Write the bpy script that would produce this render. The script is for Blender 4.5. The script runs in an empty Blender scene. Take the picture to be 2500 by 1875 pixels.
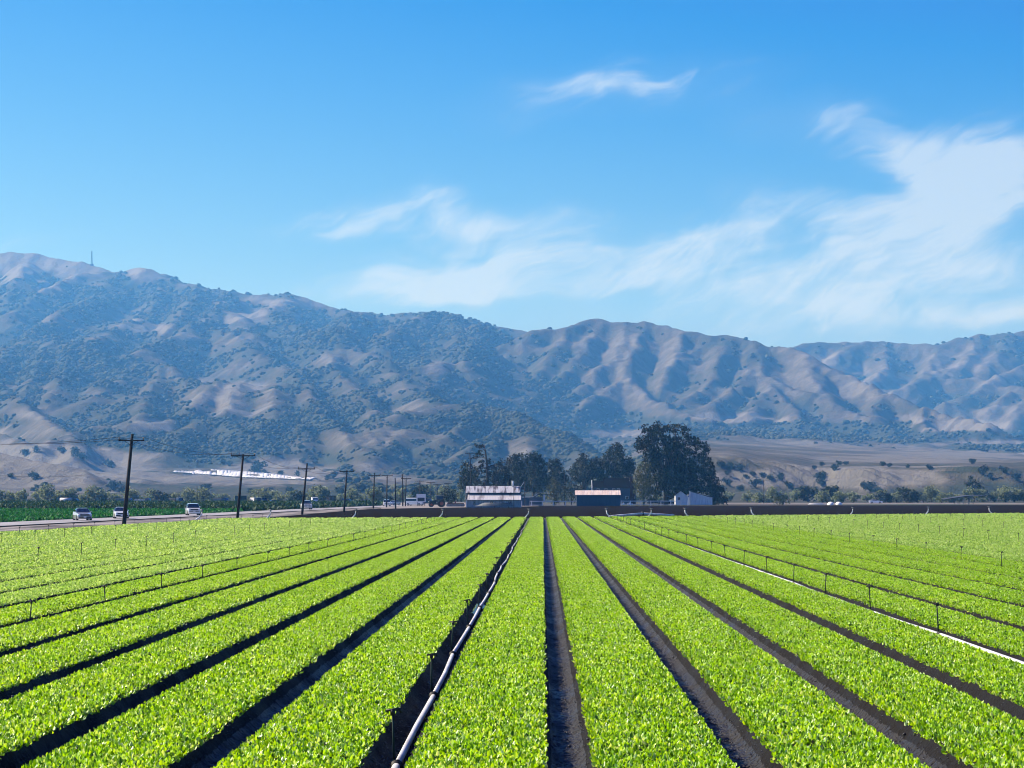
import bpy, math, random
import numpy as np
from mathutils import Vector, Matrix, Euler

# ------------------------------------------------------------------ camera, sky, sun, exposure
S = bpy.context.scene
COL = S.collection
CAM_H = 2.92
F = 5560.0                       # focal length in pixels of the 2500 px wide photograph
PITCH = math.atan((1207.1 - 937.5) / F)
YAW = math.atan((1323.5 - 1250.0) / F)
cd = bpy.data.cameras.new("camera")
cam = bpy.data.objects.new("camera", cd)
COL.objects.link(cam)
cam.location = (0, 0, CAM_H)
cam.rotation_euler = (math.pi / 2 + PITCH, 0, YAW)
cd.sensor_width = 36.0
cd.lens = 36.0 * F / 2500.0
cd.clip_start = 0.1
cd.clip_end = 60000
S.camera = cam

SUN_ELEV = math.radians(37)
SUN_AZ = math.radians(-70)       # measured from +Y towards +X: the sun stands ahead to the left
world = bpy.data.worlds.new("World")
S.world = world
world.use_nodes = True
sd = bpy.data.lights.new("sun", 'SUN')
sd.energy = 5.0
sd.angle = math.radians(0.5)
sd.color = (1.0, 0.94, 0.84)
sun = bpy.data.objects.new("sun", sd)
COL.objects.link(sun)
sdir = Vector((math.sin(SUN_AZ) * math.cos(SUN_ELEV), math.cos(SUN_AZ) * math.cos(SUN_ELEV), math.sin(SUN_ELEV)))
sun.rotation_euler = sdir.to_track_quat('Z', 'Y').to_euler()
sun.location = (-40, 30, 60)
S.view_settings.view_transform = 'Standard'
S.view_settings.look = 'None'
S.view_settings.gamma = 1.0
S.view_settings.exposure = 0.8
S.cycles.use_denoising = True
S.cycles.filter_width = 1.0
S.cycles.max_bounces = 8
S.cycles.volume_bounces = 1
S.cycles.transparent_max_bounces = 8
S.cycles.volume_step_rate = 1.0
SKY_STRENGTH = 0.05
HAZE_DENSITY = 0.000112
HAZE_COLOR = (0.13, 0.46, 1.0)

RCAM = Euler((math.pi / 2 + PITCH, 0, YAW)).to_matrix()


def ray(sx, sy):
    return RCAM @ Vector(((sx - 1250) / F, (937.5 - sy) / F, -1))


def P(sx, sy, Y):                # point on the sight line at depth Y
    d = ray(sx, sy)
    return Vector((0, 0, CAM_H)) + d * (Y / d.y)


def G(sx, sy, z=0.0):            # point on the ground
    d = ray(sx, sy)
    return Vector((0, 0, CAM_H)) + d * ((z - CAM_H) / d.z)


# ------------------------------------------------------------------ world nodes: sky with cirrus
def N(nt, t, **kw):
    n = nt.nodes.new(t)
    for k, v in kw.items():
        if k.startswith('i_'):
            n.inputs[k[2:].replace('_', ' ')].default_value = v
        else:
            setattr(n, k, v)
    return n


def math_node(nt, op, a, b=None, c=None, clamp=False):
    n = nt.nodes.new('ShaderNodeMath')
    n.operation = op
    n.use_clamp = clamp
    for i, v in enumerate((a, b, c)):
        if v is None:
            continue
        if isinstance(v, (int, float)):
            n.inputs[i].default_value = v
        else:
            nt.links.new(v, n.inputs[i])
    return n.outputs[0]


def build_world():
    nt = world.node_tree
    nt.nodes.clear()
    L = nt.links.new
    out = N(nt, 'ShaderNodeOutputWorld')
    bg = N(nt, 'ShaderNodeBackground')
    bg.inputs['Strength'].default_value = SKY_STRENGTH
    sky = N(nt, 'ShaderNodeTexSky')
    sky.sky_type = 'NISHITA'
    sky.sun_disc = False
    sky.sun_elevation = SUN_ELEV
    sky.sun_rotation = SUN_AZ % (2 * math.pi)
    sky.altitude = 50
    sky.air_density = 1.0
    sky.dust_density = 0.6
    sky.ozone_density = 1.6
    hs = N(nt, 'ShaderNodeHueSaturation')
    hs.inputs['Saturation'].default_value = 1.22
    hs.inputs['Hue'].default_value = 0.492
    hs.inputs['Value'].default_value = 1.0
    L(sky.outputs[0], hs.inputs['Color'])
    # grade of the sky: deeper and bluer than the model's default air
    ss = N(nt, 'ShaderNodeSeparateColor')
    L(hs.outputs[0], ss.inputs[0])
    sc = N(nt, 'ShaderNodeCombineColor')
    L(math_node(nt, 'MAXIMUM', math_node(nt, 'MULTIPLY_ADD', ss.outputs[0], 1.3, -2.4), 0.03), sc.inputs[0])
    L(math_node(nt, 'MAXIMUM', math_node(nt, 'MULTIPLY_ADD', ss.outputs[1], 1.55, -3.05), 0.3), sc.inputs[1])
    L(math_node(nt, 'MULTIPLY_ADD', ss.outputs[2], 1.15, 2.2), sc.inputs[2])
    tc = N(nt, 'ShaderNodeTexCoord')
    sp = N(nt, 'ShaderNodeSeparateXYZ')
    L(tc.outputs['Generated'], sp.inputs[0])
    yy = math_node(nt, 'MAXIMUM', sp.outputs[1], 0.05)
    u = math_node(nt, 'DIVIDE', sp.outputs[0], yy)
    e = math_node(nt, 'DIVIDE', sp.outputs[2], yy)
    cb = N(nt, 'ShaderNodeCombineXYZ')
    L(u, cb.inputs[0])
    L(e, cb.inputs[1])
    # slow warp of the direction so that the streaks bend
    wn = N(nt, 'ShaderNodeTexNoise', noise_dimensions='2D')
    wn.inputs['Scale'].default_value = 14
    wn.inputs['Detail'].default_value = 3
    L(cb.outputs[0], wn.inputs['Vector'])
    ws = N(nt, 'ShaderNodeVectorMath', operation='SUBTRACT')
    L(wn.outputs['Color'], ws.inputs[0])
    ws.inputs[1].default_value = (0.5, 0.5, 0.5)
    wm = N(nt, 'ShaderNodeVectorMath', operation='MULTIPLY')
    L(ws.outputs[0], wm.inputs[0])
    wm.inputs[1].default_value = (0.05, 0.026, 0)
    wa = N(nt, 'ShaderNodeVectorMath', operation='ADD')
    L(cb.outputs[0], wa.inputs[0])
    L(wm.outputs[0], wa.inputs[1])
    # masses: (x, y, half length, half height, tilt in degrees, weight), in photograph pixels of a 2212 px wide copy
    blobs = [(1340, 188, 290, 56, 6, .46), (1290, 195, 120, 30, -8, .26), (1760, 262, 230, 45, -6, .42),
             (830, 455, 150, 38, 6, .75), (985, 462, 110, 50, -30, .7), (1090, 500, 170, 40, 8, .75), (760, 500, 200, 22, 2, .3),
             (930, 622, 250, 36, 8, 1.0), (1130, 598, 260, 42, 9, 1.0), (1330, 568, 260, 50, 9, 1.0), (1500, 545, 200, 52, 8, .9), (1210, 625, 120, 60, -60, .4),
             (1250, 570, 460, 80, 8, .45), (1640, 530, 120, 50, 0, .45),
             (1640, 628, 210, 38, 4, 1.0), (1860, 615, 280, 70, 18, 1.0), (2090, 540, 210, 110, 28, .9), (1990, 470, 300, 70, 30, .75),
             (2120, 340, 230, 60, -6, .7), (2010, 340, 210, 42, -18, .6), (1850, 470, 240, 50, -14, .55), (2100, 400, 160, 120, 50, .6),
             (1840, 690, 90, 80, -55, .6), (1480, 690, 260, 36, 2, .45), (2180, 700, 200, 30, 4, .7), (2200, 620, 140, 60, 20, .5),
             (30, 520, 90, 16, 3, .35), (1660, 490, 90, 40, 40, .35)]
    total = None
    for (bx, by, rx, ry, rot, w) in blobs:
        p = ray(bx * 1.1302, by * 1.1302)
        mp = N(nt, 'ShaderNodeMapping', vector_type='TEXTURE')
        mp.inputs['Location'].default_value = (p.x / p.y, p.z / p.y, 0)
        mp.inputs['Rotation'].default_value = (0, 0, math.radians(rot))
        mp.inputs['Scale'].default_value = (rx * 1.45 / 4920, ry * 1.55 / 4920, 1)
        L(wa.outputs[0], mp.inputs['Vector'])
        g = N(nt, 'ShaderNodeTexGradient', gradient_type='SPHERICAL')
        L(mp.outputs[0], g.inputs[0])
        v = math_node(nt, 'MULTIPLY', g.outputs['Fac'], w)
        total = v if total is None else math_node(nt, 'ADD', total, v)
    # combed fibre texture: noise drawn out along a direction
    def fibre(scale, rot, stretch, detail, rough=0.6):
        mp = N(nt, 'ShaderNodeMapping', vector_type='TEXTURE')
        mp.inputs['Rotation'].default_value = (0, 0, math.radians(rot))
        mp.inputs['Scale'].default_value = (stretch, 1, 1)
        L(wa.outputs[0], mp.inputs['Vector'])
        n = N(nt, 'ShaderNodeTexNoise', noise_dimensions='2D')
        n.inputs['Scale'].default_value = scale
        n.inputs['Detail'].default_value = detail
        n.inputs['Roughness'].default_value = rough
        n.inputs['Distortion'].default_value = 0.35
        L(mp.outputs[0], n.inputs['Vector'])
        return n.outputs['Fac']
    n1 = fibre(46, 14, 4.0, 7)
    n2 = fibre(120, 34, 5.0, 6, 0.65)
    n3 = fibre(20, 24, 1.8, 5)
    nn = math_node(nt, 'ADD', math_node(nt, 'MULTIPLY', n1, 0.40), math_node(nt, 'MULTIPLY', n2, 0.26))
    nn = math_node(nt, 'ADD', nn, math_node(nt, 'MULTIPLY_ADD', n3, 0.28, 0.07))
    # the mass lowers the threshold at which fibres show
    tot = math_node(nt, 'MINIMUM', math_node(nt, 'MULTIPLY', total, 1.15), 1.15)
    dn = math_node(nt, 'ADD', math_node(nt, 'MULTIPLY_ADD', nn, 1.65, -0.351), math_node(nt, 'MULTIPLY', tot, 0.28))
    mr = N(nt, 'ShaderNodeMapRange', interpolation_type='SMOOTHSTEP')
    L(dn, mr.inputs['Value'])
    mr.inputs['From Min'].default_value = 0.56
    mr.inputs['From Max'].default_value = 1.05
    mr.inputs['To Min'].default_value = 0.0
    mr.inputs['To Max'].default_value = 1.0
    fade = math_node(nt, 'MULTIPLY', tot, 2.6, clamp=True)
    a = math_node(nt, 'MULTIPLY', mr.outputs[0], fade)
    veil = math_node(nt, 'MULTIPLY', tot, 0.12)
    a = math_node(nt, 'ADD', math_node(nt, 'MULTIPLY', a, 0.72), veil)
    fr = math_node(nt, 'GREATER_THAN', sp.outputs[1], 0.05)
    a = math_node(nt, 'MULTIPLY', a, fr)
    a = math_node(nt, 'MINIMUM', a, 0.66)
    mx = N(nt, 'ShaderNodeMix', data_type='RGBA')
    L(a, mx.inputs['Factor'])
    L(sc.outputs[0], mx.inputs[6])
    mx.inputs[7].default_value = (8.2, 9.7, 10.9, 1)
    L(mx.outputs[2], bg.inputs['Color'])
    L(bg.outputs[0], out.inputs['Surface'])


build_world()

# ------------------------------------------------------------------ helpers
rng = np.random.default_rng(7)
random.seed(7)
ORD = ['zeroth', 'first', 'second', 'third', 'fourth', 'fifth', 'sixth', 'seventh', 'eighth', 'ninth', 'tenth', 'eleventh',
       'twelfth', 'thirteenth', 'fourteenth', 'fifteenth', 'sixteenth', 'seventeenth', 'eighteenth', 'nineteenth', 'twentieth',
       'twenty-first', 'twenty-second', 'twenty-third', 'twenty-fourth', 'twenty-fifth', 'twenty-sixth', 'twenty-seventh',
       'twenty-eighth', 'twenty-ninth', 'thirtieth', 'thirty-first', 'thirty-second', 'thirty-third', 'thirty-fourth',
       'thirty-fifth', 'thirty-sixth', 'thirty-seventh', 'thirty-eighth', 'thirty-ninth', 'fortieth', 'forty-first', 'forty-second']


def tag(o, label=None, cat=None, group=None, kind=None):
    if label: o['label'] = label
    if cat: o['category'] = cat
    if group: o['group'] = group
    if kind: o['kind'] = kind
    return o


def thing(name, label, cat, loc=(0, 0, 0), rz=0.0, group=None):
    o = bpy.data.objects.new(name, None)
    COL.objects.link(o)
    o.empty_display_size = 0.2
    o.location = loc
    o.rotation_euler = (0, 0, rz)
    return tag(o, label, cat, group)


def link_mesh(name, me, parent=None, loc=None):
    o = bpy.data.objects.new(name, me)
    COL.objects.link(o)
    if parent: o.parent = parent
    if loc is not None: o.location = loc
    return o


def copy_tree(o, parent=None):
    c = o.copy()
    COL.objects.link(c)
    c.parent = parent
    for ch in list(o.children):
        copy_tree(ch, c)
    return c


def np_mesh(name, verts, faces, mat, smooth=False, attr=None):
    """verts (n,3), faces (m,k) all with k corners"""
    me = bpy.data.meshes.new(name)
    verts = np.asarray(verts, np.float32)
    faces = np.asarray(faces, np.int32)
    m, k = faces.shape
    me.vertices.add(len(verts))
    me.vertices.foreach_set('co', verts.ravel())
    me.loops.add(m * k)
    me.loops.foreach_set('vertex_index', faces.ravel())
    me.polygons.add(m)
    me.polygons.foreach_set('loop_start', np.arange(0, m * k, k, dtype=np.int32))
    me.polygons.foreach_set('loop_total', np.full(m, k, np.int32))
    if smooth:
        me.polygons.foreach_set('use_smooth', np.ones(m, bool))
    if attr:
        for an, av in attr.items():
            a = me.attributes.new(an, 'FLOAT', 'POINT')
            a.data.foreach_set('value', np.asarray(av, np.float32))
    me.update(calc_edges=True)
    if mat: me.materials.append(mat)
    return me


class MB:
    """collects shapes, links them as one mesh object"""
    def __init__(self):
        self.v = []
        self.f = []

    def add(self, vs, fs):
        b = len(self.v)
        self.v += [tuple(p) for p in vs]
        self.f += [tuple(b + i for i in q) for q in fs]
        return self

    def box(self, x0, x1, y0, y1, z0, z1):
        return self.add([(x0, y0, z0), (x1, y0, z0), (x1, y1, z0), (x0, y1, z0), (x0, y0, z1), (x1, y0, z1), (x1, y1, z1), (x0, y1, z1)],
                        [(3, 2, 1, 0), (4, 5, 6, 7), (0, 1, 5, 4), (1, 2, 6, 5), (2, 3, 7, 6), (3, 0, 4, 7)])

    def hexa(self, lo, hi):      # two quads joined
        return self.add(list(lo) + list(hi), [(3, 2, 1, 0), (4, 5, 6, 7), (0, 1, 5, 4), (1, 2, 6, 5), (2, 3, 7, 6), (3, 0, 4, 7)])

    def prism_x(self, prof, x0, x1):   # profile of (y, z), extruded along x
        n = len(prof)
        vs = [(x0, y, z) for y, z in prof] + [(x1, y, z) for y, z in prof]
        fs = [tuple(range(n)), tuple(reversed(range(n, 2 * n)))]
        for i in range(n):
            j = (i + 1) % n
            fs.append((j, i, n + i, n + j))
        return self.add(vs, fs)

    def prism_y(self, prof, y0, y1):   # profile of (x, z), extruded along y
        n = len(prof)
        vs = [(x, y0, z) for x, z in prof] + [(x, y1, z) for x, z in prof]
        fs = [tuple(range(n)), tuple(reversed(range(n, 2 * n)))]
        for i in range(n):
            j = (i + 1) % n
            fs.append((j, i, n + i, n + j))
        return self.add(vs, fs)

    def tube(self, pts, r, n=8, cap=True):
        pts = [Vector(p) for p in pts]
        rr = r if isinstance(r, (list, tuple)) else [r] * len(pts)
        rings = []
        for i, p in enumerate(pts):
            t = (pts[min(i + 1, len(pts) - 1)] - pts[max(i - 1, 0)]).normalized()
            a = Vector((0, 0, 1)) if abs(t.z) < 0.9 else Vector((1, 0, 0))
            u = t.cross(a).normalized()
            w = t.cross(u)
            rings.append([p + (u * math.cos(2 * math.pi * k / n) + w * math.sin(2 * math.pi * k / n)) * rr[i] for k in range(n)])
        vs = [q for rg in rings for q in rg]
        fs = []
        for i in range(len(pts) - 1):
            for k in range(n):
                k2 = (k + 1) % n
                fs.append((i * n + k, i * n + k2, (i + 1) * n + k2, (i + 1) * n + k))
        if cap:
            fs.append(tuple(reversed(range(n))))
            fs.append(tuple(range((len(pts) - 1) * n, len(pts) * n)))
        return self.add(vs, fs)

    def ball(self, c, r, nu=10, nv=6):
        r = r if isinstance(r, (list, tuple)) else (r, r, r)
        vs = [(c[0], c[1], c[2] - r[2])]
        for j in range(1, nv):
            a = -math.pi / 2 + math.pi * j / nv
            for i in range(nu):
                b = 2 * math.pi * i / nu
                vs.append((c[0] + r[0] * math.cos(a) * math.cos(b), c[1] + r[1] * math.cos(a) * math.sin(b), c[2] + r[2] * math.sin(a)))
        vs.append((c[0], c[1], c[2] + r[2]))
        fs = []
        for i in range(nu):
            fs.append((0, 1 + (i + 1) % nu, 1 + i))
        for j in range(nv - 2):
            for i in range(nu):
                a = 1 + j * nu
                fs.append((a + i, a + (i + 1) % nu, a + nu + (i + 1) % nu, a + nu + i))
        t = 1 + (nv - 2) * nu
        for i in range(nu):
            fs.append((t + i, t + (i + 1) % nu, len(vs) - 1))
        return self.add(vs, fs)

    def mesh(self, name, mat, smooth=False, bevel=0):
        me = bpy.data.meshes.new(name)
        me.from_pydata(self.v, [], self.f)
        if mat: me.materials.append(mat)
        if smooth:
            me.polygons.foreach_set('use_smooth', np.ones(len(me.polygons), bool))
        me.update()
        return me

    def build(self, name, mat, parent=None, loc=None, smooth=False, bevel=0):
        o = link_mesh(name, self.mesh(name, mat, smooth), parent, loc)
        if bevel:
            b = o.modifiers.new('bevel', 'BEVEL')
            b.width = bevel
            b.segments = 2
            b.limit_method = 'ANGLE'
        return o


# ------------------------------------------------------------------ numpy noise
_perm = np.random.default_rng(3).integers(0, 65536, 65536)


def _hash(ix, iy, seed):
    return _perm[(_perm[(ix + seed * 131) & 65535] + iy) & 65535]


def perlin(x, y, seed=0):
    ix = np.floor(x).astype(np.int64)
    iy = np.floor(y).astype(np.int64)
    fx = x - ix
    fy = y - iy
    sx = fx * fx * fx * (fx * (fx * 6 - 15) + 10)
    sy = fy * fy * fy * (fy * (fy * 6 - 15) + 10)

    def gr(a, b, dx, dy):
        ang = _hash(a, b, seed) * (2 * np.pi / 65536)
        return np.cos(ang) * dx + np.sin(ang) * dy
    n00 = gr(ix, iy, fx, fy)
    n10 = gr(ix + 1, iy, fx - 1, fy)
    n01 = gr(ix, iy + 1, fx, fy - 1)
    n11 = gr(ix + 1, iy + 1, fx - 1, fy - 1)
    a = n00 + sx * (n10 - n00)
    b = n01 + sx * (n11 - n01)
    return (a + sy * (b - a)) * 1.5


def fbm(x, y, oct=4, seed=0, gain=0.5):
    t = 0
    a = 1.0
    for o in range(oct):
        t = t + a * perlin(x * 2 ** o, y * 2 ** o, seed + o * 17)
        a *= gain
    return t


# ------------------------------------------------------------------ materials
def base_mat(name):
    m = bpy.data.materials.new(name)
    m.use_nodes = True
    nt = m.node_tree
    nt.nodes.clear()
    out = N(nt, 'ShaderNodeOutputMaterial')
    return m, nt, out


def c4(c):
    return (c[0], c[1], c[2], 1)


def mat(name, c1, c2=None, scale=3.0, rough=0.7, metal=0.0, spec=0.4, bump=0.0, bscale=None, lo=0.35, hi=0.65, stretch=None, coat=0.0, detail=5):
    m, nt, out = base_mat(name)
    L = nt.links.new
    b = N(nt, 'ShaderNodeBsdfPrincipled')
    b.inputs['Roughness'].default_value = rough
    b.inputs['Metallic'].default_value = metal
    b.inputs['Specular IOR Level'].default_value = spec
    b.inputs['Coat Weight'].default_value = coat
    L(b.outputs[0], out.inputs['Surface'])
    if c2 is None:
        c2 = tuple(min(1, v * 0.8) for v in c1)
    tc = N(nt, 'ShaderNodeTexCoord')
    mp = N(nt, 'ShaderNodeMapping')
    if stretch: mp.inputs['Scale'].default_value = stretch
    L(tc.outputs['Object'], mp.inputs['Vector'])
    n = N(nt, 'ShaderNodeTexNoise')
    n.inputs['Scale'].default_value = scale
    n.inputs['Detail'].default_value = detail
    L(mp.outputs[0], n.inputs['Vector'])
    r = N(nt, 'ShaderNodeMapRange')
    r.inputs['From Min'].default_value = lo
    r.inputs['From Max'].default_value = hi
    L(n.outputs['Fac'], r.inputs['Value'])
    mx = N(nt, 'ShaderNodeMix', data_type='RGBA')
    L(r.outputs[0], mx.inputs['Factor'])
    mx.inputs[6].default_value = c4(c1)
    mx.inputs[7].default_value = c4(c2)
    L(mx.outputs[2], b.inputs['Base Color'])
    if bump:
        n2 = N(nt, 'ShaderNodeTexNoise')
        n2.inputs['Scale'].default_value = bscale or scale * 4
        n2.inputs['Detail'].default_value = 6
        L(mp.outputs[0], n2.inputs['Vector'])
        bp = N(nt, 'ShaderNodeBump')
        bp.inputs['Strength'].default_value = 1.0
        bp.inputs['Distance'].default_value = bump
        L(n2.outputs['Fac'], bp.inputs['Height'])
        L(bp.outputs[0], b.inputs['Normal'])
    return m


def leaf_mat(name, cols, trans, tcol, rough=0.45, spec=0.5, patch=None):
    """cols: list of leaf colours picked per leaf; trans: share of light let through"""
    m, nt, out = base_mat(name)
    L = nt.links.new
    geo = N(nt, 'ShaderNodeNewGeometry')
    cr = N(nt, 'ShaderNodeValToRGB')
    cr.color_ramp.interpolation = 'LINEAR'
    while len(cr.color_ramp.elements) < len(cols):
        cr.color_ramp.elements.new(0.5)
    for i, c in enumerate(cols):
        cr.color_ramp.elements[i].position = i / (len(cols) - 1)
        cr.color_ramp.elements[i].color = c4(c)
    L(geo.outputs['Random Per Island'], cr.inputs['Fac'])
    col = cr.outputs['Color']
    if patch:
        tc = N(nt, 'ShaderNodeTexCoord')
        n = N(nt, 'ShaderNodeTexNoise')
        n.inputs['Scale'].default_value = patch[0]
        n.inputs['Detail'].default_value = 4
        L(tc.outputs['Object'], n.inputs['Vector'])
        r = N(nt, 'ShaderNodeMapRange')
        r.inputs['From Min'].default_value = 0.35
        r.inputs['From Max'].default_value = 0.65
        L(n.outputs['Fac'], r.inputs['Value'])
        mx = N(nt, 'ShaderNodeMix', data_type='RGBA', blend_type='MULTIPLY')
        mx.inputs['Factor'].default_value = 1
        L(col, mx.inputs[6])
        mx2 = N(nt, 'ShaderNodeMix', data_type='RGBA')
        L(r.outputs[0], mx2.inputs['Factor'])
        mx2.inputs[6].default_value = (1, 1, 1, 1)
        mx2.inputs[7].default_value = c4(patch[1])
        L(mx2.outputs[2], mx.inputs[7])
        col = mx.outputs[2]
    b = N(nt, 'ShaderNodeBsdfPrincipled')
    b.inputs['Roughness'].default_value = rough
    b.inputs['Specular IOR Level'].default_value = spec
    L(col, b.inputs['Base Color'])
    t = N(nt, 'ShaderNodeBsdfTranslucent')
    mt = N(nt, 'ShaderNodeMix', data_type='RGBA', blend_type='MULTIPLY')
    mt.inputs['Factor'].default_value = 1
    L(col, mt.inputs[6])
    mt.inputs[7].default_value = c4(tcol)
    L(mt.outputs[2], t.inputs['Color'])
    ms = N(nt, 'ShaderNodeMixShader')
    ms.inputs[0].default_value = trans
    L(b.outputs[0], ms.inputs[1])
    L(t.outputs[0], ms.inputs[2])
    L(ms.outputs[0], out.inputs['Surface'])
    return m


def soil_mat(name, c1, c2, bump, bscale, rough=0.75, lugs=False, spec=0.35):
    m, nt, out = base_mat(name)
    L = nt.links.new
    b = N(nt, 'ShaderNodeBsdfPrincipled')
    b.inputs['Specular IOR Level'].default_value = spec
    L(b.outputs[0], out.inputs['Surface'])
    tc = N(nt, 'ShaderNodeTexCoord')
    n = N(nt, 'ShaderNodeTexNoise')
    n.inputs['Scale'].default_value = bscale
    n.inputs['Detail'].default_value = 8
    n.inputs['Roughness'].default_value = 0.65
    L(tc.outputs['Object'], n.inputs['Vector'])
    v = N(nt, 'ShaderNodeTexVoronoi')
    v.inputs['Scale'].default_value = bscale * 1.7
    L(tc.outputs['Object'], v.inputs['Vector'])
    n2 = N(nt, 'ShaderNodeTexNoise')
    n2.inputs['Scale'].default_value = 0.45
    n2.inputs['Detail'].default_value = 5
    L(tc.outputs['Object'], n2.inputs['Vector'])
    mx = N(nt, 'ShaderNodeMix', data_type='RGBA')
    r = N(nt, 'ShaderNodeMapRange')
    r.inputs['From Min'].default_value = 0.3
    r.inputs['From Max'].default_value = 0.7
    s = math_node(nt, 'ADD', math_node(nt, 'MULTIPLY', n.outputs['Fac'], 0.6), math_node(nt, 'MULTIPLY', n2.outputs['Fac'], 0.4))
    L(s, r.inputs['Value'])
    L(r.outputs[0], mx.inputs['Factor'])
    mx.inputs[6].default_value = c4(c1)
    mx.inputs[7].default_value = c4(c2)
    L(mx.outputs[2], b.inputs['Base Color'])
    r2 = N(nt, 'ShaderNodeMapRange')
    r2.inputs['From Min'].default_value = 0.42
    r2.inputs['From Max'].default_value = 0.6
    r2.inputs['To Min'].default_value = rough - 0.25
    r2.inputs['To Max'].default_value = rough
    L(n2.outputs['Fac'], r2.inputs['Value'])
    L(r2.outputs[0], b.inputs['Roughness'])
    h = math_node(nt, 'SUBTRACT', n.outputs['Fac'], math_node(nt, 'MULTIPLY', v.outputs['Distance'], 0.5))
    if lugs:
        w = N(nt, 'ShaderNodeTexWave', wave_type='BANDS', bands_direction='Y')
        w.inputs['Scale'].default_value = 2.1
        w.inputs['Distortion'].default_value = 3.0
        w.inputs['Detail'].default_value = 3
        w.inputs['Detail Scale'].default_value = 2.0
        L(tc.outputs['Object'], w.inputs['Vector'])
        h = math_node(nt, 'ADD', h, math_node(nt, 'MULTIPLY', w.outputs['Fac'], 0.55))
    bp = N(nt, 'ShaderNodeBump')
    bp.inputs['Strength'].default_value = 1.0
    bp.inputs['Distance'].default_value = bump
    L(h, bp.inputs['Height'])
    L(bp.outputs[0], b.inputs['Normal'])
    return m


M = {}
M['soil'] = soil_mat('dark_soil', (0.0068, 0.0056, 0.0050), (0.0175, 0.0150, 0.0135), 0.06, 16, rough=0.9, spec=0.12)
M['soil_tyre'] = soil_mat('wheel_pressed_soil', (0.0125, 0.0108, 0.0098), (0.032, 0.0285, 0.0265), 0.06, 14, rough=0.7, lugs=True, spec=0.25)
M['plowed'] = soil_mat('plowed_soil', (0.010, 0.0075, 0.007), (0.022, 0.0165, 0.0155), 0.25, 2.2, rough=1.0, spec=0.0)
M['ground'] = mat('dry_ground', (0.10, 0.085, 0.07), (0.055, 0.065, 0.035), 0.02, 0.9, spec=0.2, bump=0.1, bscale=1.0)
M['road'] = mat('pale_road', (0.36, 0.34, 0.33), (0.24, 0.225, 0.215), 0.35, 0.75, spec=0.4, bump=0.02, bscale=5, stretch=(1, 0.15, 1))
M['shoulder'] = mat('dirt_shoulder', (0.30, 0.265, 0.24), (0.055, 0.045, 0.04), 0.42, 0.9, spec=0.2, bump=0.06, bscale=3, stretch=(1, 0.12, 1))
M['track'] = mat('pale_dirt', (0.30, 0.26, 0.23), (0.18, 0.15, 0.13), 0.2, 0.9, spec=0.2, bump=0.05, bscale=2)
M['crop'] = leaf_mat('bright_crop_leaf', [(0.04, 0.12, 0.003), (0.23, 0.46, 0.003), (0.37, 0.64, 0.005), (0.46, 0.72, 0.010), (0.64, 0.78, 0.42)], 0.44, (1.6, 1.35, 0.45), 0.34, 0.42, (0.55, (0.80, 0.9, 0.8)))  # whitish last colour paints the sky reflections on glossy leaves
M['pale'] = leaf_mat('pale_crop_leaf', [(0.13, 0.29, 0.025), (0.35, 0.58, 0.08), (0.55, 0.74, 0.16), (0.66, 0.80, 0.38)], 0.52, (1.3, 1.2, 0.8), 0.55, 0.3, (0.12, (0.88, 0.94, 0.85)))
M['alfalfa'] = leaf_mat('deep_green_leaf', [(0.010, 0.095, 0.014), (0.020, 0.15, 0.024), (0.045, 0.21, 0.045)], 0.35, (1.1, 1.2, 0.7), 0.6, 0.25, (0.06, (0.8, 0.9, 0.8)))
M['rank'] = leaf_mat('dull_green_leaf', [(0.015, 0.045, 0.02), (0.03, 0.075, 0.03), (0.05, 0.10, 0.045)], 0.3, (1.1, 1.1, 0.8), 0.65, 0.25, (0.05, (0.7, 0.8, 0.8)))
M['euc'] = leaf_mat('eucalyptus_leaf', [(0.003, 0.005, 0.003), (0.007, 0.011, 0.005), (0.014, 0.020, 0.009), (0.055, 0.068, 0.030)], 0.22, (1.2, 1.2, 0.7), 0.5, 0.22, (0.25, (0.75, 0.78, 0.75)))  # lighter last colour paints sunlit leaves into the dark crown
M['euc_far'] = leaf_mat('grey_green_leaf', [(0.006, 0.011, 0.008), (0.012, 0.021, 0.013), (0.022, 0.032, 0.020), (0.09, 0.11, 0.065)], 0.25, (1.2, 1.2, 0.8), 0.5, 0.3, (0.2, (0.7, 0.75, 0.75)))  # pale last colour imitates leaves catching the sun
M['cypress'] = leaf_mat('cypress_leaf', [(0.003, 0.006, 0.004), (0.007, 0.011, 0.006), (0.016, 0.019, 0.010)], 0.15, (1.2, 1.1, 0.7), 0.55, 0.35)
M['bush'] = leaf_mat('olive_bush_leaf', [(0.03, 0.04, 0.016), (0.055, 0.065, 0.024), (0.09, 0.09, 0.04)], 0.3, (1.2, 1.2, 0.7), 0.5, 0.4)
M['willow'] = leaf_mat('willow_leaf', [(0.12, 0.145, 0.09), (0.21, 0.24, 0.15), (0.34, 0.37, 0.24)], 0.42, (1.2, 1.2, 0.8), 0.55, 0.35, (0.15, (0.7, 0.75, 0.7)))
M['oak'] = leaf_mat('oak_leaf', [(0.018, 0.030, 0.018), (0.034, 0.050, 0.028), (0.055, 0.072, 0.040)], 0.2, (1.1, 1.1, 0.8), 0.6, 0.3)
M['bark'] = mat('bark', (0.10, 0.08, 0.06), (0.045, 0.036, 0.03), 4, 0.9, bump=0.03)
M['pole'] = mat('pole_wood', (0.035, 0.026, 0.022), (0.018, 0.014, 0.013), 3, 0.85, spec=0.25, bump=0.01, stretch=(1, 1, 0.1))
M['ceramic'] = mat('insulator_ceramic', (0.20, 0.19, 0.18), (0.13, 0.12, 0.12), 5, 0.3)
M['wire'] = mat('wire', (0.02, 0.02, 0.022), (0.03, 0.03, 0.03), 5, 0.5)
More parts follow.
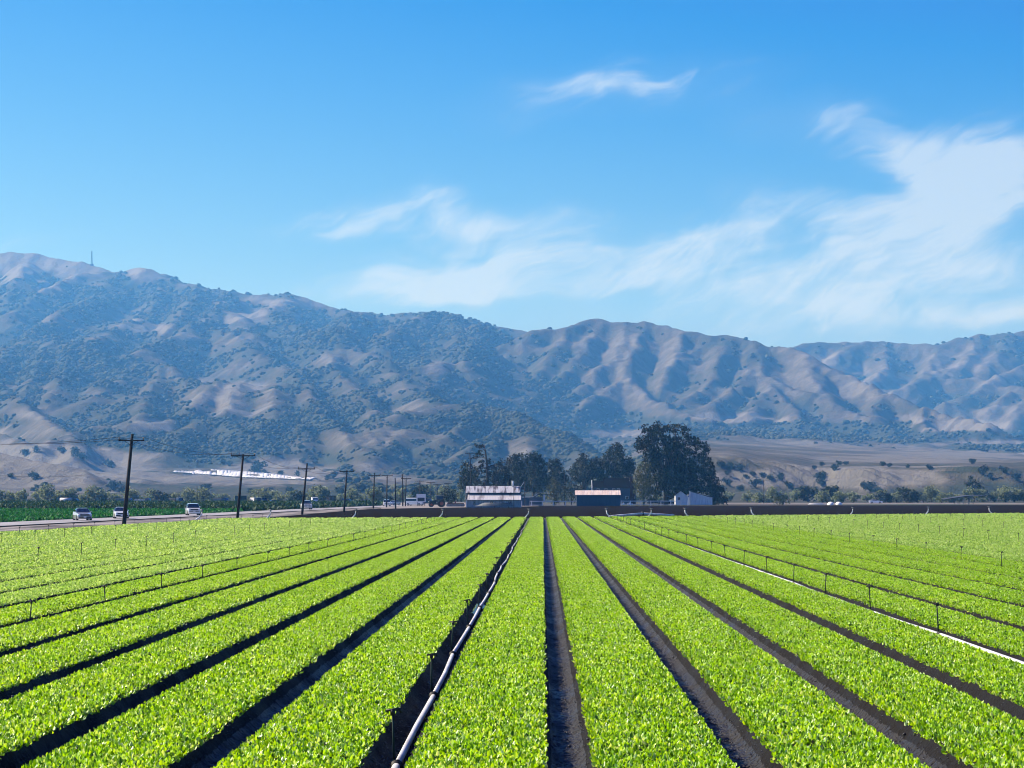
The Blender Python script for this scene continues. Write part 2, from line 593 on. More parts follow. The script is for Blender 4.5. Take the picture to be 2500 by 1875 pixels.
M['alu'] = mat('weathered_aluminium', (0.80, 0.79, 0.76), (0.50, 0.48, 0.45), 3, 0.5, metal=0.1, spec=0.5, bump=0.002, bscale=40, stretch=(1, 0.3, 1))
M['black'] = mat('black_rubber', (0.012, 0.012, 0.013), (0.02, 0.02, 0.02), 8, 0.6)
M['riser'] = mat('dark_green_riser', (0.010, 0.026, 0.022), (0.014, 0.034, 0.028), 6, 0.7, spec=0.2)
M['white'] = mat('white_paint', (0.78, 0.78, 0.78), (0.68, 0.68, 0.69), 2, 0.5)
M['whitecar'] = mat('white_car_paint', (0.80, 0.80, 0.80), (0.77, 0.77, 0.77), 2, 0.22, spec=0.6, coat=0.8)
M['silvercar'] = mat('silver_car_paint', (0.45, 0.46, 0.48), (0.42, 0.43, 0.45), 2, 0.25, metal=0.4, coat=0.8)
M['bluecar'] = mat('dark_blue_car_paint', (0.015, 0.03, 0.07), (0.012, 0.025, 0.06), 2, 0.25, coat=0.8)
M['darkcar'] = mat('dark_car_paint', (0.02, 0.022, 0.026), (0.016, 0.018, 0.02), 2, 0.25, coat=0.8)
M['greenmetal'] = mat('dark_green_metal', (0.014, 0.035, 0.032), (0.02, 0.045, 0.04), 1, 0.5)
M['greymetal'] = mat('grey_metal', (0.22, 0.23, 0.24), (0.14, 0.145, 0.15), 2, 0.5, metal=0.3)
M['glass'] = mat('dark_window_glass', (0.012, 0.016, 0.02), (0.02, 0.024, 0.03), 1, 0.08, spec=0.9)
M['lamp'] = mat('headlight_lens', (0.75, 0.76, 0.78), (0.6, 0.6, 0.62), 3, 0.12, spec=0.8)
M['rim'] = mat('steel_rim', (0.35, 0.35, 0.36), (0.28, 0.28, 0.29), 3, 0.35, metal=0.7)
M['roof_old'] = mat('weathered_shadowed_tin_roof', (0.60, 0.58, 0.55), (0.13, 0.11, 0.095), 0.55, 0.45, metal=0.15, lo=0.47, hi=0.60, stretch=(2.2, 0.35, 0.35), bump=0.02, bscale=9)  # dark streaks are rust and weathering plus painted tree shadows
M['roof_low'] = mat('pale_tin_roof', (0.66, 0.62, 0.57), (0.28, 0.24, 0.21), 0.35, 0.42, metal=0.15, lo=0.5, hi=0.68, stretch=(2.2, 0.35, 0.35), bump=0.02, bscale=9)
M['barnwall'] = mat('grey_weathered_boards', (0.52, 0.50, 0.48), (0.26, 0.25, 0.245), 1.2, 0.85, stretch=(5, 5, 0.4), bump=0.02)
M['darkwall'] = mat('dark_board_wall', (0.045, 0.05, 0.06), (0.03, 0.033, 0.04), 1.2, 0.8)
M['bluewall'] = mat('dark_blue_siding', (0.022, 0.055, 0.10), (0.016, 0.042, 0.08), 1.0, 0.6, stretch=(4, 4, 0.3))
M['tanroof'] = mat('tan_ribbed_roof', (0.84, 0.69, 0.55), (0.68, 0.52, 0.40), 0.9, 0.4, stretch=(2, 0.3, 0.3))
M['shingle'] = mat('shaded_brown_shingle_roof', (0.012, 0.010, 0.010), (0.008, 0.007, 0.007), 3, 1.0, spec=0.0, bump=0.03)  # brown darkened to near black: tree shade put into the base colour
M['bluehouse'] = mat('grey_blue_siding', (0.075, 0.105, 0.14), (0.055, 0.08, 0.11), 1.2, 0.7, stretch=(0.4, 0.4, 5))
M['brick'] = mat('red_brick', (0.085, 0.030, 0.020), (0.05, 0.02, 0.014), 6, 0.85)
M['whiteboard'] = mat('white_vertical_boards', (0.78, 0.78, 0.78), (0.58, 0.59, 0.60), 1.5, 0.75, stretch=(4, 4, 0.3), bump=0.01)
M['plastic'] = mat('white_plastic_film', (0.82, 0.79, 0.72), (0.74, 0.71, 0.64), 0.3, 0.4)
M['rust'] = mat('rusty_iron', (0.11, 0.05, 0.03), (0.05, 0.03, 0.022), 3, 0.8)
M['tank'] = mat('pale_tank', (0.6, 0.6, 0.6), (0.5, 0.5, 0.5), 1, 0.4)
M['orange'] = mat('faded_red_paint', (0.25, 0.06, 0.03), (0.16, 0.05, 0.03), 2, 0.5)


# ------------------------------------------------------------------ terrain: hills and mountains
U0, U1, DU = -0.345, 0.315, 0.0032
YN, YF = 820.0, 10500.0
NU = int((U1 - U0) / DU) + 1
NY = int(math.log(YF / YN) / DU) + 1
gu = U0 + DU * np.arange(NU)
gy = YN * np.exp(DU * np.arange(NY))
UU, YY = np.meshgrid(gu, gy)         # (NY, NU)
XX = UU * YY


def W(px, py, Y):                    # pixel of the 2212 px wide copy and a depth -> point
    return P(px * 1.1302, py * 1.1302, Y)


def v5(x, y): return (x / 2.0, 486.6 + y / 2.0)
def v6(x, y): return (1106 + x / 2.0, 486.6 + y / 2.0)


def ym_left(py): return float(np.interp(py, [545, 640, 735, 800, 870, 950, 1010], [7600, 6500, 4900, 4200, 3300, 2700, 2300]))
def ym_right(py): return float(np.interp(py, [694, 760, 890, 930], [5300, 5000, 4400, 4150]))
def ym_far(py): return float(np.interp(py, [718, 800, 900], [7000, 6300, 5500]))


RIDGES = []                          # (list of points, slope)


def ridge(pts, ymap, conv=None, slope=0.40):
    q = []
    for p in pts:
        px, py = conv(p[0], p[1]) if conv else (p[0], p[1])
        Y = p[2] if len(p) > 2 else ymap(py)
        q.append(W(px, py, Y))
    RIDGES.append((q, slope))


# the left range
ridge([(-500, 575, 8200), (-300, 560, 7900), (0, 547, 7600), (60, 548, 7600), (110, 557, 7600), (190, 572, 7500), (250, 589, 7400), (300, 577, 6900),
       (340, 591, 6900), (430, 621, 6800), (500, 633, 6700), (560, 639, 6700), (610, 635, 6600), (700, 661, 6600), (760, 673, 6500),
       (830, 682, 6400), (900, 677, 6300), (930, 674, 6200), (960, 686, 6200), (1000, 692, 6200), (1060, 707, 6200), (1120, 721, 6200), (1230, 765, 6200)], ym_left, None, 0.36)
for r in [[(0, 260), (-120, 330), (-260, 430)], [(120, 150), (60, 250), (0, 330)], [(520, 200), (340, 240), (150, 310), (20, 380)], [(620, 180), (560, 260), (430, 340), (220, 430), (60, 500)],
          [(700, 215), (660, 330), (520, 420), (420, 520)], [(860, 280), (800, 380), (720, 460)], [(1000, 295), (960, 365), (1050, 400), (1100, 480)], [(960, 365), (880, 440), (700, 500), (560, 560)],
          [(1220, 297), (1150, 370), (1280, 430), (1350, 490), (1430, 560)], [(940, 450), (1030, 470), (1120, 530), (1230, 610), (1330, 690)], [(1560, 365), (1480, 440), (1480, 500), (1430, 580), (1370, 640)],
          [(1480, 500), (1600, 560), (1700, 640), (1790, 720), (1850, 770)], [(1850, 372), (1720, 450), (1640, 520)], [(1900, 372), (1930, 480), (1890, 570), (1840, 620)], [(2050, 410), (2000, 520), (1960, 600)],
          [(0, 520), (120, 492), (240, 492), (330, 512), (430, 570), (520, 622), (620, 587), (690, 602), (780, 652), (880, 722)], [(-260, 540), (-120, 510), (0, 520)],
          [(620, 587), (500, 660), (430, 735)], [(240, 492), (200, 600), (110, 700)], [(330, 512), (330, 620), (250, 730)], [(690, 602), (640, 700), (600, 770)], [(0, 520), (-60, 640), (-100, 740)],
          [(820, 770), (950, 695), (1070, 662), (1180, 682), (1300, 722), (1400, 802), (1480, 902), (1560, 965)], [(1070, 662), (1000, 760), (900, 830)], [(1180, 682), (1180, 800), (1120, 880)],
          [(560, 850), (700, 830), (830, 800), (940, 840), (1030, 880), (1180, 930)], [(890, 845), (760, 900), (690, 950)], [(1030, 880), (1020, 960), (1010, 1000)], [(1120, 880), (1210, 950), (1290, 1010)], [(1300, 860), (1290, 950), (1380, 1010)],
          [(1560, 920), (1640, 862), (1760, 802), (1860, 782), (2030, 777), (2150, 792), (2290, 850), (2420, 900)], [(1760, 802), (1640, 900), (1560, 992)], [(1900, 832), (1750, 882), (1590, 992)], [(2030, 777), (1960, 870), (1860, 930)],
          [(2380, 905), (2280, 885), (2150, 902), (1960, 962), (1830, 1012), (1740, 1075)], [(2150, 902), (2080, 990), (1960, 1060)], [(2280, 885), (2290, 960), (2220, 1050)], [(2380, 905), (2500, 960), (2620, 1000)],
          [(190, 952), (330, 892), (450, 862), (520, 882), (700, 942), (860, 962), (950, 1002)], [(330, 892), (380, 960), (340, 1000)], [(-200, 900), (-60, 880), (60, 900), (190, 952)], [(0, 700), (80, 760), (200, 800), (330, 892)],
          [(520, 720), (620, 760), (560, 850)], [(1460, 640), (1560, 720), (1640, 862)], [(1290, 610), (1230, 700), (1180, 682)]]:
    ridge(r, ym_left, v5)
# pale grass hill at the far left edge
ridge([(-300, 955, 1900), (-60, 972, 1800), (60, 985, 1750), (160, 1012, 1700), (260, 1036, 1650), (330, 1052, 1600)], None, None, 0.16)
# the right mountain
ridge([(-40, 500), (80, 465), (210, 455), (300, 425), (370, 412), (480, 421), (580, 417), (680, 440), (840, 483), (930, 478), (1050, 503), (1200, 531), (1300, 570), (1400, 620),
       (1500, 670), (1600, 720), (1700, 755), (1800, 785), (1950, 830), (2060, 870)], ym_right, v6, 0.46)
for r in [[(80, 465), (-60, 560), (-180, 650)], [(210, 455), (200, 510), (130, 620), (0, 730), (-60, 760)], [(370, 412), (300, 540), (230, 640), (100, 760), (40, 800)], [(480, 421), (440, 575), (380, 610), (250, 740), (170, 805)],
          [(580, 417), (500, 560), (480, 640), (380, 720), (250, 830)], [(480, 640), (600, 740), (700, 800), (840, 850)], [(770, 465), (735, 580), (660, 680)], [(930, 478), (890, 580), (800, 740), (780, 770)],
          [(1040, 503), (1010, 640), (930, 720), (850, 785)], [(1050, 503), (1080, 640), (1120, 690), (1000, 820)], [(1080, 640), (1250, 700), (1400, 760), (1600, 860)], [(1120, 690), (1250, 800), (1280, 860)],
          [(1300, 570), (1330, 680), (1440, 790)], [(1600, 720), (1560, 800), (1640, 880)], [(1800, 785), (1780, 850), (1860, 890)]]:
    ridge(r, ym_right, v6, 0.48)
# the far right range
ridge([(1080, 560), (1230, 531), (1360, 509), (1480, 516), (1600, 501), (1700, 511), (1880, 523), (1950, 491), (2010, 473), (2090, 486), (2150, 466), (2212, 464), (2400, 452), (2700, 440), (3000, 470)], ym_far, v6, 0.42)
for r in [[(1480, 516), (1400, 570), (1340, 610)], [(1600, 501), (1620, 600), (1560, 660)], [(1880, 523), (1820, 620), (1740, 690), (1640, 700)], [(2010, 473), (1950, 590), (1860, 640), (1740, 690)], [(2150, 466), (2100, 540), (2010, 600)],
          [(1700, 692), (1850, 652), (2000, 650), (2100, 690), (2212, 720)], [(2212, 600), (2100, 640), (1950, 740), (1880, 780)], [(2300, 640), (2212, 700), (2060, 780)], [(2212, 700), (2180, 800), (2150, 870)], [(2400, 452), (2360, 560), (2300, 640)], [(2400, 700), (2340, 780), (2300, 860)]]:
    ridge(r, ym_far, v6, 0.46)


def build_height():
    yl = [YN, 1100, 1400, 1800, 2300, 2800, 3600, 5000, 6500, 8000, 10500]
    hl = [-0.6, 0, 2.5, 8, 21, 34, 66, 135, 230, 260, 220]
    yr = [YN, 1150, 1430, 1515, 2200, 3000, 3700, 4300, 5200, 6500, 8000, 10500]
    hr = [-0.6, 0, 4, 23, 46, 74, 98, 122, 150, 190, 220, 200]
    jit = fbm(UU * 30, YY / 400, 3, 41) * 60 * np.clip((YY - 1100) / 400, 0, 1)
    bl = np.interp(YY + jit, yl, hl)
    sf = np.interp(UU, [0.03, 0.065, 0.085, 0.12, 0.16, 0.21], [1.25, 1.28, 1.2, 0.90, 0.86, 0.90])
    sb = np.interp(UU, [0.03, 0.07, 0.14, 0.21, 0.25], [1.03, 1.02, 0.86, 0.72, 0.68])
    kb = np.clip((YY - 1520) / 1000, 0, 1)
    br = np.interp(YY + jit * 0.7, yr, hr) * (sf * (1 - kb) + sb * kb)
    k = np.clip((UU - 0.015) / 0.05, 0, 1)
    k = k * k * (3 - 2 * k)
    H = bl * (1 - k) + br * k
    global HB
    HB = H.copy()
    # warp, then ridge tents
    ws = 0.03 * YY * np.where(UU > -0.01, 0.6, 1.0)
    wx = XX + fbm(XX / (ws * 2.2), YY / (ws * 2.2), 3, 5) * ws * 0.22
    wy = YY + fbm(XX / (ws * 2.2), YY / (ws * 2.2), 3, 55) * ws * 0.22
    Z = np.full_like(H, -1e3)
    for pts, slope in RIDGES:
        z = np.full_like(H, -1e3)
        for a, b in zip(pts[:-1], pts[1:]):
            dx, dy = b.x - a.x, b.y - a.y
            l2 = dx * dx + dy * dy + 1e-6
            t = np.clip(((wx - a.x) * dx + (wy - a.y) * dy) / l2, 0, 1)
            d = np.hypot(wx - a.x - t * dx, wy - a.y - t * dy)
            z = np.maximum(z, a.z + t * (b.z - a.z) - slope * 1.55 * (d ** 0.95) * 1.12)
        Z = np.maximum(Z, z)
    rough = fbm(XX / 330, YY / 330, 6, 9, 0.55) * np.where(UU > -0.01, 9.0, 15.0) * np.clip((YY - 1500) / 2500, 0.05, 1)
    T = 8.0 * np.clip(YY / 4000, 0.15, 1.2)
    m = np.maximum(H, Z)
    H2 = m + T * np.log(np.exp(np.clip((H - m) / T, -30, 0)) + np.exp(np.clip((Z - m) / T, -30, 0)))
    blend = np.clip((YY - 1150) / 500, 0, 1)
    H = H * (1 - blend) + (H2 + rough) * blend
    H = np.where(YY < 1150, np.minimum(H, 0.3), H)
    return H


def erode(H, iters=16, m=0.45):
    K = np.where(UU > -0.01, 0.0006, 0.0013).ravel()
    h = H.ravel().copy()
    n = NY * NU
    idx = np.arange(n).reshape(NY, NU)
    cell = (YY * DU)
    area = (cell * cell).ravel()
    nb = [(-1, 0), (1, 0), (0, -1), (0, 1), (-1, -1), (-1, 1), (1, -1), (1, 1)]
    for it in range(iters):
        g = h.reshape(NY, NU)
        best = np.zeros((NY, NU))
        rec = idx.copy()
        dist = np.ones((NY, NU))
        gp = np.pad(g, 1, mode='edge')
        ip = np.pad(idx, 1, mode='edge')
        for dy, dx in nb:
            d = cell * math.hypot(dx, dy)
            s = (g - gp[1 + dy:1 + dy + NY, 1 + dx:1 + dx + NU]) / d
            b = s > best
            best = np.where(b, s, best)
            rec = np.where(b, ip[1 + dy:1 + dy + NY, 1 + dx:1 + dx + NU], rec)
            dist = np.where(b, d, dist)
        order = np.argsort(h, kind='stable').tolist()
        R = rec.ravel().tolist()
        A = area.tolist()
        for i in reversed(order):
            r = R[i]
            if r != i:
                A[r] += A[i]
        Fk = (K * np.asarray(A) ** m / dist.ravel() * 10).tolist()
        hh = h.tolist()
        for i in order:
            r = R[i]
            if r != i:
                f = Fk[i]
                hh[i] = (hh[i] + f * hh[r]) / (1 + f)
        h = np.asarray(hh)
        # slow creep of the slopes
        g = h.reshape(NY, NU)
        gp = np.pad(g, 1, mode='edge')
        lap = gp[:-2, 1:-1] + gp[2:, 1:-1] + gp[1:-1, :-2] + gp[1:-1, 2:] - 4 * g
        h = (g + 0.012 * lap).ravel()
    return h.reshape(NY, NU)


H0 = build_height()
HE = erode(H0)
# bring the skyline back to its height after erosion
sky_px = [-700, -300, 0, 60, 110, 190, 250, 270, 300, 315, 340, 380, 430, 500, 560, 610, 650, 700, 760, 830, 900, 930, 960, 1000, 1060, 1120, 1190, 1230, 1265, 1300, 1340, 1385, 1440, 1500, 1526, 1560, 1610, 1700, 1750, 1780, 1850, 1950, 2040, 2080, 2110, 2150, 2180, 2212, 2400, 2700]
sky_py = [600, 562, 545, 546, 555, 570, 587, 589, 575, 577, 590, 601, 620, 632, 638, 634, 645, 660, 672, 681, 675, 671, 685, 690, 705, 719, 714, 701, 694, 697, 699, 695, 705, 721, 729, 724, 738, 752, 746, 742, 740, 745, 746, 731, 722, 729, 720, 718, 712, 706]
e_t = np.interp(gu, [(p - 1171) / 4920 for p in sky_px], [(1068 - p) / 4920 for p in sky_py])
e_c = np.max((HE - CAM_H) / YY, axis=0)
f_ = np.convolve(np.pad(e_t / e_c, 3, mode='edge'), np.array([1, 3, 6, 7, 6, 3, 1]) / 27.0, 'valid')
wgt = np.clip((YY - 2800) / 1800, 0, 1)
HE = HE * (1 + (f_[None, :] - 1) * wgt)
keep = np.clip((YY - 1250) / 300, 0, 1)
flat = np.clip((UU - 0.055) / 0.02, 0, 1) * np.clip((YY - 1200) / 100, 0, 1) * np.clip((3250 - YY) / 350, 0, 1)   # the level terrace on the right
HE = H0 * (1 - keep) + HE * keep
flat = np.maximum(flat, np.clip((UU + 0.20) / 0.015, 0, 1) * np.clip((-0.085 - UU) / 0.015, 0, 1) * np.clip((YY - 1200) / 100, 0, 1) * np.clip((2850 - YY) / 250, 0, 1))   # and the field of crop tunnels
HE = HE * (1 - flat) + HB * flat


def upsample(A, fy, fx):
    def cub(A, f):
        n = A.shape[0]
        pos = np.linspace(0, n - 1, (n - 1) * f + 1)
        i = np.minimum(pos.astype(int), n - 2)
        t = (pos - i)[:, None]
        p0 = A[np.maximum(i - 1, 0)]
        p1 = A[i]
        p2 = A[i + 1]
        p3 = A[np.minimum(i + 2, n - 1)]
        return 0.5 * (2 * p1 + (p2 - p0) * t + (2 * p0 - 5 * p1 + 4 * p2 - p3) * t * t + (3 * p1 - p0 - 3 * p2 + p3) * t ** 3)
    return cub(cub(A, fy).T, fx).T


FU, FY = 4, 2
HF = upsample(HE, FY, FU)
fu = np.linspace(gu[0], gu[-1], HF.shape[1])
fy = np.exp(np.linspace(math.log(gy[0]), math.log(gy[-1]), HF.shape[0]))
FUU, FYY = np.meshgrid(fu, fy)
FXX = FUU * FYY
det = np.clip((FYY - 1250) / 600, 0, 1)
flatf = np.clip((FUU - 0.055) / 0.02, 0, 1) * np.clip((3250 - FYY) / 350, 0, 1)
det = det * (1 - 0.85 * flatf)
HF = HF + det * (fbm(FXX / 60, FYY / 60, 4, 77) * 4.0 + (0.5 - np.abs(perlin(FXX / 95, FYY / 150, 91))) * 9.0 * np.clip((FYY - 2500) / 2000, 0, 1))
# small spurs and gullies running down the faces of the far slopes
wv = fbm(FXX / 420, FYY / 420, 3, 15) * 60
g1 = np.abs(perlin((FXX - 0.55 * FYY + wv) / 120, FYY / 620, 95))
g2 = np.abs(perlin((FXX - 0.35 * FYY + wv * 1.4) / 52, FYY / 330, 96))
el_ = (HF - CAM_H) / FYY * 4920
PYs = el_ - np.max(el_, axis=0)[None, :]          # how far below the skyline, so that crests stay smooth
steep = np.clip((FYY - 3300) / 900, 0, 1) * np.where(FUU > -0.02, 1.0, 0.75)
HF = HF + steep * (1 - 0.5 * np.clip((FYY - 7000) / 600, 0, 1)) * ((0.28 - g1) * 8 + (0.28 - g2) * 8) * np.clip((-PYs - 6) / 30, 0, 1)
# gullied face of the terrace on the right
bl = np.exp(-((FYY - 1475) / 70) ** 2) * np.clip((FUU - 0.06) / 0.03, 0, 1)
gul = np.abs(perlin((FXX + 0.75 * (FYY - 1475)) / 12, FYY / 260, 33)) + 0.5 * np.abs(perlin((FXX + 0.5 * (FYY - 1475)) / 43, FYY / 300, 34))
HF = HF - bl * (0.75 - gul) * 12.0
LOGY0 = math.log(gy[0])
DLY = (math.log(gy[-1]) - LOGY0) / (HF.shape[0] - 1)
DFU = (fu[-1] - fu[0]) / (HF.shape[1] - 1)


def terrain_h(x, y):
    x = np.asarray(x, float)
    y = np.asarray(y, float)
    u = x / y
    a = np.clip((np.log(y) - LOGY0) / DLY, 0, HF.shape[0] - 1.001)
    b = np.clip((u - fu[0]) / DFU, 0, HF.shape[1] - 1.001)
    i = a.astype(int)
    j = b.astype(int)
    ta = a - i
    tb = b - j
    return (HF[i, j] * (1 - ta) * (1 - tb) + HF[i + 1, j] * ta * (1 - tb) + HF[i, j + 1] * (1 - ta) * tb + HF[i + 1, j + 1] * ta * tb)


def T(sx, sy, ymin=830):             # first point of the terrain on a sight line
    d = ray(sx, sy)
    ys = np.exp(np.linspace(math.log(ymin), math.log(10400), 3000))
    zs = CAM_H + d.z / d.y * ys
    xs = d.x / d.y * ys
    hit = np.nonzero(terrain_h(xs, ys) >= zs)[0]
    i = hit[0] if len(hit) else 600
    return Vector((xs[i], ys[i], float(terrain_h(xs[i], ys[i]))))


# share of dry grass over scrub
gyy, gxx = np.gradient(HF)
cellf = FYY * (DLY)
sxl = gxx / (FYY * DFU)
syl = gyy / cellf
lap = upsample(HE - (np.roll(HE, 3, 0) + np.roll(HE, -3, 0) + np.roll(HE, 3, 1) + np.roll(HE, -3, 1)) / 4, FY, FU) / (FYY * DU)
PXF = 1171 + FUU * 4920                # position in the 2212 px wide copy
PYF = 1068 - (HF - CAM_H) / FYY * 4920
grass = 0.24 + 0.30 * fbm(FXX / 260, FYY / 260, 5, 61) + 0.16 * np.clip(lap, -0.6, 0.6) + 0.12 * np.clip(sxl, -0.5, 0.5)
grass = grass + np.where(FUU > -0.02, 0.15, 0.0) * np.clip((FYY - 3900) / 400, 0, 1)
patches = [(60, 570, 190, 30, .8), (180, 590, 60, 26, .5), (310, 592, 45, 26, .6), (535, 682, 60, 22, .6), (330, 707, 45, 14, .6), (640, 652, 150, 12, .6), (245, 675, 40, 26, .4), (100, 625, 40, 14, .5),
           (520, 838, 70, 16, .6), (460, 870, 70, 26, .5), (330, 915, 40, 16, .6), (930, 885, 110, 16, .6), (940, 790, 30, 20, .5), (60, 890, 60, 14, .4), (130, 840, 90, 26, .25),
           (60, 1010, 330, 60, .9), (60, 970, 110, 12, .4), (220, 972, 50, 8, .5), (600, 1015, 160, 26, .8), (520, 1035, 260, 14, .7), (800, 1010, 60, 20, .5), (860, 1040, 90, 16, .5), (1130, 960, 60, 30, .5),
           (1330, 935, 80, 12, .9), (1580, 905, 90, 14, .6), (1690, 918, 80, 10, .5), (1800, 975, 420, 36, .42), (2100, 990, 260, 22, .38), (1980, 930, 60, 14, .5), (1960, 905, 50, 10, .4), (2100, 920, 90, 12, .5), (1880, 950, 40, 8, .6),
           (2150, 955, 160, 12, .6), (1850, 1033, 420, 24, 1.0), (1330, 960, 60, 20, .3), (1400, 770, 250, 60, .15), (1650, 830, 250, 60, .18), (1790, 770, 24, 20, .5), (1850, 800, 30, 12, .5), (2100, 800, 120, 60, .2),
           (700, 760, 120, 30, .18), (980, 760, 40, 20, .3), (760, 950, 80, 30, .2), (900, 930, 60, 20, .2)]
for (cx, cy, rx, ry, w) in patches:
    q = ((PXF - cx) / rx) ** 2 + ((PYF - cy) / ry) ** 2
    q = q * (1 + 0.8 * fbm(FXX / 120, FYY / 120, 3, 71))
    grass = grass + w * np.clip(1.25 - q, 0, 1)
woods = [(1700, 925, 330, 14, .9), (1950, 945, 300, 14, .9), (2150, 965, 160, 8, .6), (1450, 915, 120, 14, .5), (300, 960, 200, 18, .6), (1100, 900, 220, 40, .35), (1230, 940, 140, 50, .5), (700, 900, 90, 40, .4), (150, 790, 160, 60, .45),
         (650, 720, 90, 60, .3), (1000, 730, 110, 60, .3), (2150, 1045, 140, 22, .5), (1200, 820, 70, 60, .3), (250, 640, 200, 30, .35), (700, 1000, 60, 14, .3)]
for (cx, cy, rx, ry, w) in woods:
    q = ((PXF - cx) / rx) ** 2 + ((PYF - cy) / ry) ** 2
    q = q * (1 + 0.8 * fbm(FXX / 120, FYY / 120, 3, 72))
    grass = grass - w * np.clip(1.25 - q, 0, 1)


def hills_mat():
    m, nt, out = base_mat('dry_hill_cover')
    L = nt.links.new
    b = N(nt, 'ShaderNodeBsdfPrincipled')
    b.inputs['Roughness'].default_value = 0.95
    b.inputs['Specular IOR Level'].default_value = 0.1
    L(b.outputs[0], out.inputs['Surface'])
    at = N(nt, 'ShaderNodeAttribute', attribute_name='dry')
    tc = N(nt, 'ShaderNodeTexCoord')
    n = N(nt, 'ShaderNodeTexNoise')
    n.inputs['Scale'].default_value = 0.028
    n.inputs['Detail'].default_value = 8
    n.inputs['Roughness'].default_value = 0.68
    L(tc.outputs['Object'], n.inputs['Vector'])
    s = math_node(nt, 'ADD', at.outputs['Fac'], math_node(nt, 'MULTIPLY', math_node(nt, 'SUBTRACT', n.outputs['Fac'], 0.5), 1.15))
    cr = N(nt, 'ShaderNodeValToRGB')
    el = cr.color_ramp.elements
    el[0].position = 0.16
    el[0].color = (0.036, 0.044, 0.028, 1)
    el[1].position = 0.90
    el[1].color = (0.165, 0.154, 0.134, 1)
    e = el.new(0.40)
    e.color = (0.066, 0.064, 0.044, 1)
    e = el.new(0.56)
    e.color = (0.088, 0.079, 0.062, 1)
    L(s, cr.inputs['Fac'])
    L(cr.outputs[0], b.inputs['Base Color'])
    n2 = N(nt, 'ShaderNodeTexNoise')
    n2.inputs['Scale'].default_value = 0.05
    n2.inputs['Detail'].default_value = 7
    n2.inputs['Roughness'].default_value = 0.7
    L(tc.outputs['Object'], n2.inputs['Vector'])
    bp = N(nt, 'ShaderNodeBump')
    bp.inputs['Distance'].default_value = 8.0
    bp.inputs['Strength'].default_value = 0.8
    L(n2.outputs['Fac'], bp.inputs['Height'])
    L(bp.outputs[0], b.inputs['Normal'])
    return m


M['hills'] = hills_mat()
ny, nu = HF.shape
ids = np.arange(ny * nu).reshape(ny, nu)
fc = np.stack([ids[:-1, :-1], ids[:-1, 1:], ids[1:, 1:], ids[1:, :-1]], -1).reshape(-1, 4)
hv = np.stack([FXX, FYY, HF], -1).reshape(-1, 3)
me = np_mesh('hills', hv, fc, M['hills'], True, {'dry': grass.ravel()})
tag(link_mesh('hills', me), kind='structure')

# scrub and oak woodland scattered over the slopes: far too many to count
ICO = None


def blob_mesh(seed, n=1):
    g = np.random.default_rng(seed)
    t = (1 + 5 ** .5) / 2
    v = np.array([(-1, t, 0), (1, t, 0), (-1, -t, 0), (1, -t, 0), (0, -1, t), (0, 1, t), (0, -1, -t), (0, 1, -t), (t, 0, -1), (t, 0, 1), (-t, 0, -1), (-t, 0, 1)], float)
    v /= np.linalg.norm(v[0])
    f = np.array([(0, 11, 5), (0, 5, 1), (0, 1, 7), (0, 7, 10), (0, 10, 11), (1, 5, 9), (5, 11, 4), (11, 10, 2), (10, 7, 6), (7, 1, 8), (3, 9, 4), (3, 4, 2), (3, 2, 6), (3, 6, 8), (3, 8, 9), (4, 9, 5), (2, 4, 11), (6, 2, 10), (8, 6, 7), (9, 8, 1)])
    v = v * g.uniform(0.75, 1.2, (12, 1))
    return v, f


def scatter_scrub():
    n = 420000
    g = np.random.default_rng(12)
    b = g.uniform(0, nu - 1.01, n)
    a = g.uniform(0, 1, n) ** 0.9 * (ny - 1.01)
    i = a.astype(int)
    j = b.astype(int)
    gr = grass[i, j]
    y = FYY[i, j] * np.exp((a - i) * DLY)
    x = (FUU[i, j] + (b - j) * DFU) * y
    cl = fbm(x / 40, y / 40, 3, 101)
    p = np.clip((0.36 - gr) * 2.4 + cl * 0.8, 0.0015, 0.95)
    p = np.where(x / y > 0.0, np.where(y > 4000, p * 0.45, p), p)
    ok = (g.uniform(0, 1, n) < p) & (y > 1500) & ~((x / y > 0.06) & (y < 3050)) & ~((x / y > -0.19) & (x / y < -0.09) & (y < 2700))
    x, y = x[ok], y[ok]
    k = len(x)
    if k > 90000:
        s = g.choice(k, 90000, False)
        x, y = x[s], y[s]
        k = 90000
    z = terrain_h(x, y)
    r = g.uniform(1.6, 4.6, k) * np.clip(y / 3800, 0.7, 1.7) * (1 + 0.35 * (g.uniform(0, 1, k) > 0.9))
    V = []
    Fc = []
    off = 0
    for s in range(6):
        sel = np.arange(s, k, 6)
        bv, bf = blob_mesh(s)
        ang = g.uniform(0, 6.28, len(sel))
        c, sn = np.cos(ang), np.sin(ang)
        vx = bv[None, :, 0] * c[:, None] - bv[None, :, 1] * sn[:, None]
        vy = bv[None, :, 0] * sn[:, None] + bv[None, :, 1] * c[:, None]
        vz = np.broadcast_to(bv[None, :, 2], vx.shape) * 0.8
        q = np.stack([vx * r[sel][:, None] * 1.15 + x[sel][:, None], vy * r[sel][:, None] * 1.15 + y[sel][:, None], vz * r[sel][:, None] + (z[sel] + r[sel] * 0.35)[:, None]], -1)
        V.append(q.reshape(-1, 3))
        Fc.append((bf[None] + (np.arange(len(sel)) * 12)[:, None, None] + off).reshape(-1, 3))
        off += len(sel) * 12
    m = leaf_mat('scrub_leaf', [(0.030, 0.042, 0.027), (0.055, 0.066, 0.040), (0.09, 0.096, 0.060)], 0.1, (1, 1, 1), 0.9, 0.1)
    me = np_mesh('hillside_scrub', np.concatenate(V), np.concatenate(Fc), m, True)
    tag(link_mesh('hillside_scrub', me), 'dark scrub and oak woodland speckling the hazy mountain slopes', 'scrub', kind='stuff')


scatter_scrub()

